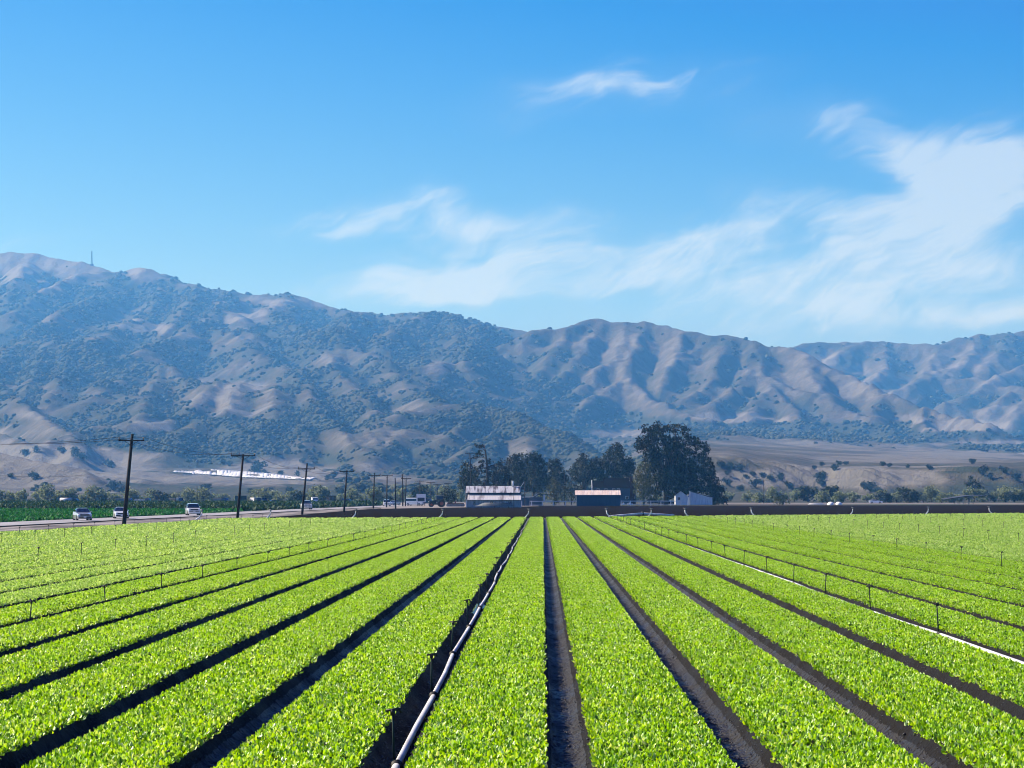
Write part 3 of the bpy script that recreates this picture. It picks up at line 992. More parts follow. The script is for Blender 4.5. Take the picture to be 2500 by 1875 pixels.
# ------------------------------------------------------------------ valley floor sheets
def sheet(name, pts, z, m, kind='structure', sub=0):
    mb = MB()
    mb.add([(x, y, z) for x, y in pts], [tuple(range(len(pts)))])
    return tag(mb.build(name, m), kind=kind)


sheet('ground', [(-12000, -3000), (12000, -3000), (12000, 14000), (-12000, 14000)], -1.2, M['ground'])
sheet('valley_floor', [(-420, -40), (420, -40), (420, 900), (-420, 900)], -0.34, M['ground'])

X0 = 0.304                            # middle furrow
BED = 2.03


def back_edge(x):                     # far end of the crop field
    return 285.0 + 0.80 * x if x > 0 else 285.0 + 0.34 * x


def left_edge(y):                     # left end of the crop field, along the road
    return np.interp(y, [120, 175, 262, 300], [-44.0, -41.0, -37.6, -36.5])


# road, shoulder, fields
rd = [(-58.5, 60), (-54.5, 215), (-49.5, 330), (-43.0, 545), (-38.0, 640)]
def strip(name, left, right, z, m):
    v = [(x, y, z) for x, y in left] + [(x, y, z) for x, y in reversed(right)]
    n = len(left)
    fs = [(2 * n - 1 - i, 2 * n - 2 - i, i + 1, i) for i in range(n - 1)]
    mb = MB().add(v, [tuple(reversed(f)) for f in fs])
    return tag(mb.build(name, m), kind='structure')


YS = list(range(40, 661, 20))
def rx(y): return float(np.interp(y, [40, 215, 276, 343, 477, 572, 660], [-62.5, -60.2, -58.4, -55.2, -51.4, -46.5, -41.5]))
strip('plowed_field', [(rx(y) + 7.6, y) for y in (-30, 100, 215, 276, 343, 477, 572, 640)], [(430, y) for y in (-30, 100, 215, 276, 343, 477, 572, 780)], -0.30, M['plowed'])
strip('shoulder', [(rx(y) + 6.6 + 0.4 * math.sin(y * .07), y) for y in YS], [((float(left_edge(y)) - 0.4 if y < 300 else rx(y) + 19.0 - (y - 300) * 0.03) + .5 * math.sin(y * .31), y) for y in YS], -0.27, M['shoulder'])
strip('road', [(rx(y) - 0.6, y) for y in YS], [(rx(y) + 7.0, y) for y in YS], -0.16, M['road'])
yf = [(930, 1242), (1010, 1240.5), (1140, 1238.5), (1270, 1236.5), (1315, 1235.8)]
strip('farm_yard', [tuple(G(q[0], 1227.2, -0.3)[:2]) for q in yf], [tuple(G(q[0], q[1], -0.22)[:2]) for q in yf], -0.22, M['track'])
yt = [1766, 1950, 2150, 2350, 2600]
strip('dirt_track', [tuple(G(q, 1228.0, -0.3)[:2]) for q in yt], [tuple(G(q, 1229.6, -0.24)[:2]) for q in yt], -0.24, M['track'])


# field soil: beds and furrows as one sheet
def field_soil():
    fine = [(-1.015, -0.235), (-0.98, -0.238), (-0.945, -0.236), (-0.91, -0.228), (-0.875, -0.21), (-0.845, -0.185), (-0.815, -0.155), (-0.785, -0.115), (-0.755, -0.07), (-0.725, -0.025), (-0.69, -0.002),
            (-0.35, 0.012), (0.0, 0.0), (0.35, 0.012), (0.69, -0.002), (0.725, -0.025), (0.755, -0.07), (0.785, -0.115), (0.815, -0.155), (0.845, -0.185), (0.875, -0.21), (0.91, -0.228), (0.945, -0.236), (0.98, -0.238)]
    coarse = [(-1.015, -0.235), (-0.90, -0.225), (-0.775, -0.12), (-0.70, -0.005), (-0.35, 0.012), (0.0, 0.0), (0.35, 0.012), (0.70, -0.005), (0.775, -0.12), (0.90, -0.225)]
    V, Fq, Mi, off = [], [], [], 0
    for ks, prof, rel, dmin in ((np.arange(-22, -8), coarse, 0.0045, 0.2), (np.arange(-8, 10), fine, 0.0022, 0.05), (np.arange(10, 37), coarse, 0.0045, 0.2)):
        ys = [14.0]
        while ys[-1] < 360:
            ys.append(ys[-1] + max(dmin, rel * ys[-1]))
        ys = np.array(ys)
        xs = np.array([X0 + BED * (k + 0.5) + px for k in ks for (px, pz) in prof] + [X0 + BED * (ks[-1] + 1.5) - 1.015])
        zs = np.array([pz for k in ks for (px, pz) in prof] + [-0.235])
        Xg, Yg = np.meshgrid(xs, ys)
        Zg = np.broadcast_to(zs, Xg.shape).copy()
        nx = len(xs)
        Zg = Zg + perlin(Xg * 2.6, Yg * 2.6, 4) * 0.022
        if prof is fine:
            fd = np.clip((100 - Yg) / 40, 0.25, 1)
            low = np.clip(-zs / 0.1, 0.15, 1)
            k0 = np.round((Xg - X0) / BED)
            lug = np.isin(k0, [1, 2]) * np.sin(Yg * 2 * np.pi / 0.34 + 2.2 * np.abs(Xg - X0 - BED * k0) * 8) * 0.008
            Zg = Zg + low * fd * (perlin(Xg * 8, Yg * 6, 5) * 0.020 + perlin(Xg * 19, Yg * 13, 6) * 0.018 + perlin(Xg * 30, Yg * 19, 7) * 0.012 + lug)
        else:
            Zg = Zg + perlin(Xg * 7, Yg * 7, 5) * 0.013
        Xg = Xg + perlin(Yg * 0.9, np.round(Xg), 8) * 0.02
        Xg[:, 0] = xs[0]
        Xg[:, -1] = xs[-1]
        idm = np.arange(len(ys) * nx).reshape(len(ys), nx)
        f = np.stack([idm[:-1, :-1], idm[:-1, 1:], idm[1:, 1:], idm[1:, :-1]], -1)
        cx = (Xg[:-1, :-1] + Xg[1:, 1:]) / 2
        cy = (Yg[:-1, :-1] + Yg[1:, 1:]) / 2
        be = np.where(cx > 0, 286.5 + 0.80 * cx, 286.5 + 0.34 * cx)
        okm = (cy < be) & (cx > np.interp(cy, [0, 120, 175, 262, 300], [-47.0, -44.0, -41.0, -37.6, -36.5]) - 0.3)
        kk = (cx - X0) / BED
        tyre = (np.abs(kk - np.round(kk)) * BED < 0.2) & np.isin(np.round(kk), [0, 1, 2, -2])
        V.append(np.stack([Xg, Yg, Zg], -1).reshape(-1, 3))
        Fq.append(f[okm].reshape(-1, 4) + off)
        Mi.append(tyre[okm])
        off += Xg.size
    me = np_mesh('field_soil', np.concatenate(V), np.concatenate(Fq), M['soil'], True)
    me.materials.append(M['soil_tyre'])
    me.polygons.foreach_set('material_index', np.concatenate(Mi).astype(np.int32))
    tag(link_mesh('field_soil', me), kind='structure')


field_soil()


# ------------------------------------------------------------------ leaves
def leaf_faces(c, L, Wd, yaw, pitch, g):
    """c (n,3): stalk end of each leaf; two folded quads per leaf"""
    n = len(c)
    t = np.array([0, 0.42, 0.80, 1.0])
    d = np.stack([np.cos(yaw) * np.cos(pitch), np.sin(yaw) * np.cos(pitch), np.sin(pitch)], -1)
    s = np.stack([-np.sin(yaw), np.cos(yaw), np.zeros(n)], -1)
    up = np.cross(d, s) * -1
    roll = g.normal(0, 0.35, n)
    s2 = s * np.cos(roll)[:, None] + up * np.sin(roll)[:, None]
    up2 = up * np.cos(roll)[:, None] - s * np.sin(roll)[:, None]
    L = L[:, None]
    Wd = Wd[:, None]
    fold = 0.28
    droop = g.uniform(0.0, 0.35, n)[:, None]
    base = c
    l1 = c + d * L * 0.38 - s2 * Wd * 0.5 + up2 * Wd * fold
    l2 = c + d * L * 0.80 - s2 * Wd * 0.40 + up2 * (Wd * fold - L * droop * 0.5)
    tip = c + d * L - up2 * L * droop
    r2 = c + d * L * 0.80 + s2 * Wd * 0.40 + up2 * (Wd * fold - L * droop * 0.5)
    r1 = c + d * L * 0.38 + s2 * Wd * 0.5 + up2 * Wd * fold
    V = np.stack([base, l1, l2, tip, r2, r1], 1).reshape(-1, 3)
    o = (np.arange(n) * 6)[:, None]
    Fq = np.concatenate([o + np.array([[0, 3, 2, 1]]), o + np.array([[0, 5, 4, 3]])], 0)
    return V, Fq


def sample_y(g, y0, y1, dens):
    """distances drawn with a count per metre given by dens(y)"""
    ys = np.linspace(y0, y1, 4000)
    dn = dens(ys)
    cum = np.concatenate([[0], np.cumsum((dn[1:] + dn[:-1]) / 2 * np.diff(ys))])
    n = int(cum[-1])
    return np.interp(g.uniform(0, cum[-1], n), cum, ys)


def make_row(seed, y0, y1, width=1.50, lai=1.36, l0=0.052, kl=0.00048):
    g = np.random.default_rng(seed)
    Lf = lambda y: np.maximum(l0, kl * y)
    y = sample_y(g, y0, y1, lambda y: lai * width / (0.40 * Lf(y) ** 2))
    n = len(y)
    lines = 19
    li = g.integers(0, lines, n)
    x = (li + 0.5) / lines * width - width / 2 + g.normal(0, 0.026, n)
    edge = perlin(y * 1.7, np.sign(x) * 5.0, seed) * 0.05
    thin = fbm(x * 2.2 + seed, y * 1.3, 3, seed + 3)
    thin = thin + np.where(y < 130, 1.35 * perlin(x * 10.0, y * 3.2, seed + 21) + 0.75 * perlin(x * 21.0, y * 7.0, seed + 22), 0.0)
    ok = (np.abs(x) < width / 2 + edge - 0.35 * np.maximum(0, Lf(y) - 0.05)) & (g.uniform(0, 1, n) < 0.74 + 0.5 * thin)
    x, y = x[ok], y[ok]
    n = len(x)
    L = Lf(y) * g.uniform(0.55, 1.4, n)
    z = g.uniform(0.0, 0.045, n) + 0.012 * fbm(x * 3, y * 3, 2, seed + 9)
    z = z - np.clip(np.abs(x) - width / 2 + 0.10, 0, 0.2) * 0.5
    c = np.stack([x, y, z], -1)
    yaw = g.uniform(0, 2 * np.pi, n)
    pitch = np.radians(np.clip(g.normal(38, 24, n), -5, 80) * np.clip(0.075 / L, 0.35, 1.0))
    return leaf_faces(c, L, L * g.uniform(0.58, 0.78, n), yaw, pitch, g)


def crop_rows():
    meshes = []
    for s in range(3):
        V, Fq = make_row(100 + s, 21.0, 292.0)
        meshes.append((V, Fq))
    var = [np_mesh('crop_row', V, Fq, M['crop']) for V, Fq in meshes]
    for j in range(-7, 10):
        xc = X0 + BED * (j + 0.5)
        ye = back_edge(xc)
        mid = (j * 7 + 3) % 3
        V, Fq = meshes[mid]
        me = var[mid]
        o = link_mesh('crop_row', me)
        o.location = (xc, ye - 290.0, 0.0)
        if j % 2:
            o.scale = (-1, 1, 1)
        if j == -1:
            lab = 'bright green leafy crop row between the silvery pipe and the bare central furrow'
        elif j == 0:
            lab = 'bright green leafy crop row just right of the bare central furrow'
        elif j > 0:
            lab = 'bright green leafy crop row, %s to the right of the bare central furrow' % ORD[j + 1]
        else:
            lab = 'bright green leafy crop row, %s to the left of the bare central furrow' % ORD[-j]
        tag(o, lab, 'crop row', 'bright green crop rows running away from the camera')


crop_rows()


def pale_field(name, ks, seed, ymin, label, kl, m, lai=1.15):
    g = np.random.default_rng(seed)
    Vs = []
    Fs = []
    off = 0
    for k in ks:
        xc = X0 + BED * (k + 0.5)
        ys0 = max(ymin, abs(xc) / 0.262)
        ye = back_edge(xc)
        if ys0 >= ye: continue
        V, Fq = make_row(seed + int(k) + 500, ys0, ye, 1.46, lai, 0.06, kl)
        V[:, 0] += xc
        if xc < 0:
            ok = V[::6, 0] > np.interp(V[::6, 1], [0, 120, 175, 262, 300], [-47.0, -44.0, -41.0, -37.6, -36.5])
            nl = len(ok)
            keepv = np.repeat(ok, 6)
            V = V[keepv]
            n = ok.sum()
            o = (np.arange(n) * 6)[:, None]
            Fq = np.concatenate([o + np.array([[0, 3, 2, 1]]), o + np.array([[0, 5, 4, 3]])], 0)
        Vs.append(V)
        Fs.append(Fq + off)
        off += len(V)
    me = np_mesh(name, np.concatenate(Vs), np.concatenate(Fs), m)
    tag(link_mesh(name, me), label, 'crop', kind='stuff')


pale_field('pale_crop', range(-22, -7), 900, 50, 'paler green leafy crop filling the left of the field up to the road', 0.0008, M['pale'])
pale_field('pale_crop', range(10, 35), 950, 60, 'paler green leafy crop filling the far right of the field', 0.0008, M['pale'])


def rough_field(name, x_of, y0, y1, label, m, kl, height, seed, lai=1.2):
    g = np.random.default_rng(seed)
    ys = sample_y(g, y0, y1, lambda y: lai * 130 / (0.4 * (kl * y) ** 2))
    n = len(ys)
    xa, xb = x_of(ys)
    x = xa + (xb - xa) * g.uniform(0, 1, n)
    ok = np.abs(x) / ys < 0.30
    x, ys = x[ok], ys[ok]
    n = len(x)
    L = kl * ys * g.uniform(0.6, 1.3, n)
    c = np.stack([x, ys, -0.3 + g.uniform(0.05, height, n) + 0.12 * fbm(x / 3, ys / 3, 2, seed)], -1)
    V, Fq = leaf_faces(c, L, L * 0.7, g.uniform(0, 6.28, n), np.radians(g.uniform(5, 75, n)), g)
    me = np_mesh(name, V, Fq, m)
    tag(link_mesh(name, me), label, 'crop', kind='stuff')


def road_left(y): return np.interp(y, [40, 215, 276, 343, 477, 572, 660], [-62.5, -60.2, -58.4, -55.2, -51.4, -46.5, -41.5])
rough_field('green_crop', lambda y: (road_left(y) - 130.5, road_left(y) - 1.2), 200, 415, 'deep green low crop beyond the road on the left', M['alfalfa'], 0.0011, 0.30, 31)
rough_field('dull_crop', lambda y: (road_left(y) - 180.5, road_left(y) - 1.4), 425, 640, 'taller dull green crop in front of the distant tree line on the left', M['rank'], 0.0013, 0.80, 32)
sheet('field_margin', [(-260, 200), (-61.5, 200), (-57.0, 330), (-50.5, 545), (-44.0, 660), (-300, 660)], -0.29, M['rank'])


def clods():
    g = np.random.default_rng(77)
    n = 60000
    y = 22 + 75 * g.uniform(0, 1, n) ** 1.8
    k = g.integers(-7, 9, n)
    x = X0 + BED * k + g.normal(0, 0.13, n)
    r = g.uniform(0.005, 0.012, n) * (1 + 0.9 * (g.uniform(0, 1, n) > 0.95))
    z = -0.236 + np.clip(np.abs(x - X0 - BED * k) - 0.12, 0, 1) * 1.3
    bv, bf = blob_mesh(3)
    a = g.uniform(0, 6.28, n)
    ca, sa = np.cos(a)[:, None], np.sin(a)[:, None]
    vx = (bv[None, :, 0] * ca - bv[None, :, 1] * sa) * r[:, None] * 1.2 + x[:, None]
    vy = (bv[None, :, 0] * sa + bv[None, :, 1] * ca) * r[:, None] * 1.2 + y[:, None]
    vz = bv[None, :, 2] * r[:, None] * 0.8 + z[:, None]
    V = np.stack([vx, vy, vz], -1).reshape(-1, 3)
    Fq = (bf[None] + (np.arange(n) * 12)[:, None, None]).reshape(-1, 3)
    me = np_mesh('soil_clods', V, Fq, mat('sunlit_clod_earth', (0.020, 0.019, 0.019), (0.05, 0.048, 0.047), 30, 0.45, spec=0.5))  # coloured paler than the soil to imitate its sunlit facets
    tag(link_mesh('soil_clods', me), 'small dark clods of earth lying in the bare furrows', 'soil clods', kind='stuff')


clods()


# ------------------------------------------------------------------ irrigation pipes with sprinkler risers
riser_me = MB().tube([(0, 0, 0), (0, 0, 0.56)], 0.0145, 6).mesh('riser', M['riser'], True)
hd = MB()
hd.tube([(0, 0, 0.55), (0, 0, 0.61)], 0.028, 8).tube([(-0.075, 0, 0.60), (0.085, 0, 0.615)], 0.017, 6).tube([(0.075, 0, 0.615), (0.10, 0.01, 0.575)], 0.018, 6)
head_me = hd.mesh('sprinkler_head', M['black'], True)


def pipe_line(k, phase, y0, y1, label, visible, xoff=0.0, seed=1, zb=-0.15):
    r = random.Random(seed)
    x = X0 + BED * k + xoff
    root = thing('irrigation_pipe', label, 'pipe', (x, y0, zb), 0, 'irrigation pipes laid along the furrows')
    ys = []
    y = phase
    while y < y1:
        if y > y0 - 9: ys.append(y)
        y += 9.05
    jx = [r.uniform(-0.06, 0.06) for _ in ys]
    jl = [r.uniform(-0.07, 0.07) for _ in ys]
    coup = MB().tube([(0, -0.10, 0), (0, 0.10, 0)], 0.064, 10).tube([(0, -0.02, 0), (0, 0.03, 0)], 0.074, 10).mesh('coupler', M['black'], True)
    for i, yy in enumerate(ys):
        if yy < y0: continue
        if visible:
            if i + 1 < len(ys):
                a = Vector((jx[i], yy - y0, 0))
                b = Vector((jx[i + 1], ys[i + 1] - y0, 0))
                mid = (a + b) / 2 + Vector((r.uniform(-.03, .03), 0, -0.012))
                MB().tube([a, mid, b], 0.040, 10).build('pipe_section', M['alu'], root, smooth=True)
            elif yy < y1 - 1:
                MB().tube([(jx[i], yy - y0, 0), (jx[i], y1 - y0, 0)], 0.046, 10).build('pipe_section', M['alu'], root, smooth=True)
            c = link_mesh('coupler', coup, root, (jx[i], yy - y0, 0))
        z = 0.03
        o = link_mesh('riser', riser_me, root, (jx[i] - 0.03, yy - y0, z))
        o.rotation_euler = (jl[i] * 0.8, jl[(i * 3 + 1) % len(jl)], r.uniform(-1.2, 1.2))
        link_mesh('sprinkler_head', head_me, o)
    if visible:   # stretch between the camera side and the first joint
        yv = [v for v in ys if v >= y0]
        if yv and yv[0] - y0 > 0.5:
            MB().tube([(jx[ys.index(yv[0])], 0, 0), (jx[ys.index(yv[0])], yv[0] - y0, 0)], 0.046, 10).build('pipe_section', M['alu'], root, smooth=True)
    return root


lo = -0.185
pipe_line(-1, 26.2 - 9.05, 18.0, 284, 'long silvery pipe with sprinkler risers in the furrow left of the central furrow', True, 0.02, 1, lo + 0.005)
pipe_line(4, 47.6 - 9.05, 36.0, 287, 'white irrigation pipe with sprinkler risers crossing the right foreground', True, -0.22, 2, 0.015)
pipe_line(-6, 52.8 - 18.1, 36.0, 281, 'irrigation pipe with dark risers bordering the bright crop on the left', True, 0.05, 3, lo)
ends = {9: 'between bright and pale crop on the right', 14: 'running first inside the pale crop on the right', 19: 'running second inside the pale crop on the right',
        24: 'running third inside the pale crop on the right', 29: 'running fourth inside the pale crop on the right', 34: 'farthest right, at the edge of the pale crop',
        -11: 'running first inside the pale crop on the left', -16: 'running second inside the pale crop on the left', -18.5: 'farthest left, nearest the road'}
for k, wh in ends.items():
    xc = X0 + BED * k
    pipe_line(k, 50.0 + (k * 3.7) % 9.05, max(48, abs(xc) / 0.26), back_edge(xc) if k > -18.4 else 262, 'sprinkler riser line ' + wh, False, 0, 20 + int(k), -0.03)

# main pipe along the far end of the field, with a white elbow for every line
mp_pts = [(-34, back_edge(-34) + 1.0), (-17, back_edge(-17) + 1.0), (0, back_edge(0) + 1.0), (18, back_edge(18) + 1.0), (40, back_edge(40) + 1.0), (80, back_edge(80) + 1.0)]
mroot = thing('main_pipe', 'pale main pipe running along the far end of the green field', 'pipe', (0, 286, -0.16))
for a, b in zip(mp_pts[:-1], mp_pts[1:]):
    MB().tube([(a[0], a[1] - 286, 0), (b[0], b[1] - 286, 0)], 0.055, 10).build('pipe_section', M['alu'], mroot, smooth=True)
    MB().tube([(b[0] - 0.25, b[1] - 286, 0), (b[0] + 0.25, b[1] - 286, 0)], 0.08, 10).build('coupler', M['greymetal'], mroot, smooth=True)
el_src = [(478, 1268), (687, 1264), (897, 1262), (1097, 1261), (1292, 1262), (1478, 1262), (1566, 1257), (1644, 1257), (1795, 1256), (2022, 1254), (2218, 1254), (2384, 1254)]
for i, (sx, sy) in enumerate(el_src):
    g0 = G(sx, sy)
    sgn = 1 if i not in (5, 7, 8, 11) else -1
    g0.y = back_edge(g0.x) + 0.4
    root = thing('pipe_elbow', 'white bent pipe elbow at the far edge of the field, %s from the left' % ORD[i + 1], 'pipe elbow', (g0.x, g0.y, -0.12), 0, 'white pipe elbows at the far end of the field')
    MB().tube([(-0.75 * sgn, -0.4, 0.0), (-0.35 * sgn, -0.2, 0.25), (-0.05 * sgn, 0, 0.62), (0.0, 0.05, 1.0)], 0.08, 8).build('bent_pipe', M['white'], root, smooth=True)
    MB().tube([(0, 0.05, 1.0), (0, 0.05, 1.22)], 0.10, 8).tube([(-0.2, 0.05, 1.22), (0.2, 0.05, 1.22)], 0.05, 6).build('valve', M['greymetal'], root, smooth=True)
# two raised feed pipes meeting at a valve near the middle right of the far edge
fr = thing('feed_pipe', 'raised grey feed pipes meeting in a peak behind the far edge right of the centre', 'pipe', (0, 0, 0))
pa, pb, pc = P(1487, 1261, 297), P(1569, 1254, 301), P(1645, 1258.5, 306)
MB().tube([pa, pb], 0.15, 8).tube([pb, pc], 0.15, 8).build('pipe_section', M['alu'], fr, smooth=True)
MB().tube([pb - Vector((0, 0, 1.0)), pb + Vector((0, 0, 0.3))], 0.16, 8).build('valve', M['black'], fr, smooth=True)

# puddle by a leaking joint
pd = MB()
c = G(1165, 1487, -0.222)
ring = [(c.x + 0.17 * math.cos(a) * (1 + .3 * math.sin(3 * a)), c.y + 3.2 * math.sin(a) * (1 + .2 * math.cos(5 * a)), -0.196) for a in [i * 2 * math.pi / 40 for i in range(40)]]
pd.add(ring, [tuple(range(40))])
wm = mat('still_water', (0.05, 0.05, 0.05), (0.06, 0.06, 0.06), 2, 0.06, spec=1.0)
tag(pd.build('puddle', wm), kind='structure')

# ------------------------------------------------------------------ utility poles and wires
def pole(top, base, arm, label, Y=None, r=0.15, seed=0, arm_z=None, ins=True, arm_w=None, name='utility_pole', cat='utility pole', lamp=False):
    b = G(*base) if Y is None else P(base[0], base[1], Y)
    if Y is None: b.z = -0.3
    else: b.z = float(terrain_h(b.x, b.y)) if Y > YN else -0.3
    t = P(top[0], top[1], b.y)
    root = thing(name, label, cat, b, 0, 'wooden utility poles')
    v = t - b
    MB().tube([(0, 0, -0.4), v * 0.5, v], [r * 1.15, r * 0.95, r * 0.75], 8).build('pole', M['pole'], root, smooth=True)
    if arm:
        w = arm_w or 1.35
        zz = v * (arm if isinstance(arm, float) else 0.93)
        MB().box(zz.x - w, zz.x + w, zz.y - 0.22, zz.y - 0.08, zz.z - 0.075, zz.z + 0.075).build('crossarm', M['pole'], root)
        MB().tube([(zz.x - w * 0.5, zz.y - 0.2, zz.z - 0.07), (zz.x, zz.y - 0.16, zz.z - 0.55)], 0.025, 5).tube([(zz.x + w * 0.5, zz.y - 0.2, zz.z - 0.07), (zz.x, zz.y - 0.16, zz.z - 0.55)], 0.025, 5).build('brace', M['pole'], root)
        for q in (-0.95, 0.95) if arm_w is None else (-0.95, -0.3, 0.95):
            MB().tube([(zz.x + w * q, zz.y - 0.15, zz.z + 0.075), (zz.x + w * q, zz.y - 0.15, zz.z + 0.22), (zz.x + w * q, zz.y - 0.15, zz.z + 0.36)], [0.05, 0.10, 0.07], 6).build('insulator', M['ceramic'], root, smooth=True)
    if lamp:
        MB().tube([v, v + Vector((-0.9, -0.2, 0.25))], 0.04, 6).ball(v + Vector((-1.0, -0.2, 0.2)), (0.3, 0.25, 0.14)).build('lamp_head', M['greymetal'], root, smooth=True)
    return root, b, t


PL = [((323, 1060), (302, 1275), .93), ((594, 1108), (579, 1262), .97), ((750, 1131), (737, 1252), .89), ((847, 1148), (839.6, 1245.5), .97), ((914, 1155), (911.4, 1238.5), .93)]
words = ['nearest and tallest utility pole, leaning by the white car on the left', 'second utility pole from the left, leaning beside the pale road', 'third utility pole from the left, standing on the road edge near the white pickup',
         'fourth utility pole from the left, on the road edge by the dark field', 'fifth utility pole from the left, upright where the road meets the yard']
tips = []
for i, (t, b, a) in enumerate(PL):
    rt, bb, tt = pole(t, b, a, words[i], r=0.20 if i == 0 else 0.17, seed=i, arm_w=1.6 if i == 1 else None)
    tips.append(bb + (tt - bb) * a)
pole((945.3, 1159), (943.5, 1236.5), .97, 'utility pole with a double crossarm behind the white car at the yard entrance', r=0.16)
pole((964.6, 1167), (966, 1239.6), None, 'bare dark post without crossarm left of the farm vehicles', r=0.16)
pole((982.6, 1158), (983.5, 1234), None, 'taller bare post without crossarm standing beside a twin pole', r=0.17)
pole((991.7, 1166), (989.4, 1234), .97, 'utility pole with crossarm right beside the taller bare post', r=0.15)
for i, (sx, st) in enumerate([(1025, 1173), (1052, 1176), (1067, 1181), (1094, 1178.6)]):
    rt, bb, tt = pole((sx, st), (sx, 1231 - i * 0.9), .97, ['distant utility pole rising behind the white vans', 'distant utility pole left of the tractor cab', 'distant utility pole just above the tractor', 'distant utility pole above the round tree by the barn'][i], r=0.15)
    tips.append(bb + (tt - bb) * .97) if i == 0 else None
for (sx, st, sb, lab, Y) in [(214.7, 1196.6, 1239, 'thin far pole behind the silver car on the left', 560), (481, 1186, 1232, 'thin far pole behind the glinting white car', 640), (631.7, 1195.5, 1222.6, 'thin far pole among pale willows right of the green container', 800),
                             (959, 1189, 1227, 'thin far pole left of the bare posts', 800), (1864.5, 1171, 1217, 'lone thin pole on the open valley floor right of the big tree', 810)]:
    pole((sx, st), (sx + 0.5, sb), None, lab, Y=Y, r=0.13)
pole((1254.6, 1184), (1254.6, 1236.8), None, 'thin post in front of the right end of the old barn', r=0.08)
pole((1281, 1175), (1281, 1233), None, 'thin grey post right of the old barn', r=0.10)
pole((1378.5, 1155), (1378.5, 1214), None, 'lamp post with a pale lamp in front of the round bush', Y=720, r=0.10, lamp=True)
pole((1147, 1105), (1153, 1186), .985, 'tall slim pole behind the barn beside the windblown cypress', Y=640, r=0.17, arm_w=None)


def wire(pts, sag, off, label):
    mb = MB()
    q = []
    for a, b in zip(pts[:-1], pts[1:]):
        for i in range(10):
            t = i / 10
            p = a.lerp(b, t)
            p.z -= sag * (1 - (2 * t - 1) ** 2) * (b - a).length / 60
            q.append(p + Vector((off, -0.15, 0.36)))
    q.append(pts[-1] + Vector((off, -0.15, 0.36)))
    mb.tube(q, 0.02, 4)
    tag(mb.build('power_line', M['wire']), label, 'power line', 'power lines strung between the poles')


pre = Vector((-60.0, 185.0, 7.6))
wire([pre + Vector((0, 0, 0.0))] + tips[:5], 0.9, -1.28, 'thin dark power line on the left ends of the crossarms')
wire([pre + Vector((0, 0, 0.0))] + tips[:5], 0.9, 1.28, 'thin dark power line on the right ends of the crossarms')
la, lb = P(-40, 1165, 300), P(245, 1160, 420)
wire([la, lb], 0.25, 0, 'thin drooping cable crossing low over the pale hill at the far left')


# ------------------------------------------------------------------ trees
def crown_mesh(name, lobes, m, leaf, per, seed, clump=1.0, shell=0.55):
    """lobes: (x, y, z, rx, ry, rz); per: leaf count per square metre of lobe surface"""
    g = np.random.default_rng(seed)
    cs = []
    for (x, y, z, a, b, c) in lobes:
        area = 4 * math.pi * ((a * b) ** 1.6 / 3 + (a * c) ** 1.6 / 3 + (b * c) ** 1.6 / 3) ** (1 / 1.6)
        nc = max(3, int(area * per / 14))
        d = g.normal(0, 1, (nc, 3))
        d /= np.linalg.norm(d, axis=1)[:, None]
        r = shell + (1.05 - shell) * g.uniform(0, 1, nc) ** 0.7
        p = np.array([x, y, z]) + d * r[:, None] * np.array([a, b, c])
        k = g.integers(8, 20, nc)
        pp = np.repeat(p, k, 0)
        sc = np.repeat(g.uniform(0.6, 1.3, nc), k)[:, None] * clump
        cs.append(pp + g.normal(0, 0.42, pp.shape) * sc)
    c = np.concatenate(cs)
    n = len(c)
    L = leaf * g.uniform(0.6, 1.4, n)
    yaw = g.uniform(0, 6.28, n)
    pit = np.radians(g.uniform(-70, 70, n))
    d = np.stack([np.cos(yaw) * np.cos(pit), np.sin(yaw) * np.cos(pit), np.sin(pit)], -1)
    s = np.cross(d, g.normal(0, 1, (n, 3)))
    s /= np.linalg.norm(s, axis=1)[:, None] + 1e-9
    V = np.stack([c - d * L[:, None] * .5, c - s * L[:, None] * .3, c + d * L[:, None] * .5, c + s * L[:, None] * .3], 1).reshape(-1, 3)
    Fq = np.arange(n * 4).reshape(-1, 4)
    return np_mesh(name, V, Fq, m)


def limbs(base, tips, r0, seed, fork=0.35):
    rr = random.Random(seed)
    mb = MB()
    b = Vector(base)
    for i, t in enumerate(tips):
        t = Vector(t)
        f = b + Vector((0, 0, (t.z - b.z) * fork)) + Vector((rr.uniform(-.2, .2), rr.uniform(-.2, .2), 0))
        m1 = f.lerp(t, 0.5) + Vector((rr.uniform(-.4, .4), rr.uniform(-.4, .4), rr.uniform(0, .5)))
        mb.tube([b - Vector((0, 0, .3)), f, m1, t], [r0, r0 * .75, r0 * .42, r0 * .14], 7)
    return mb


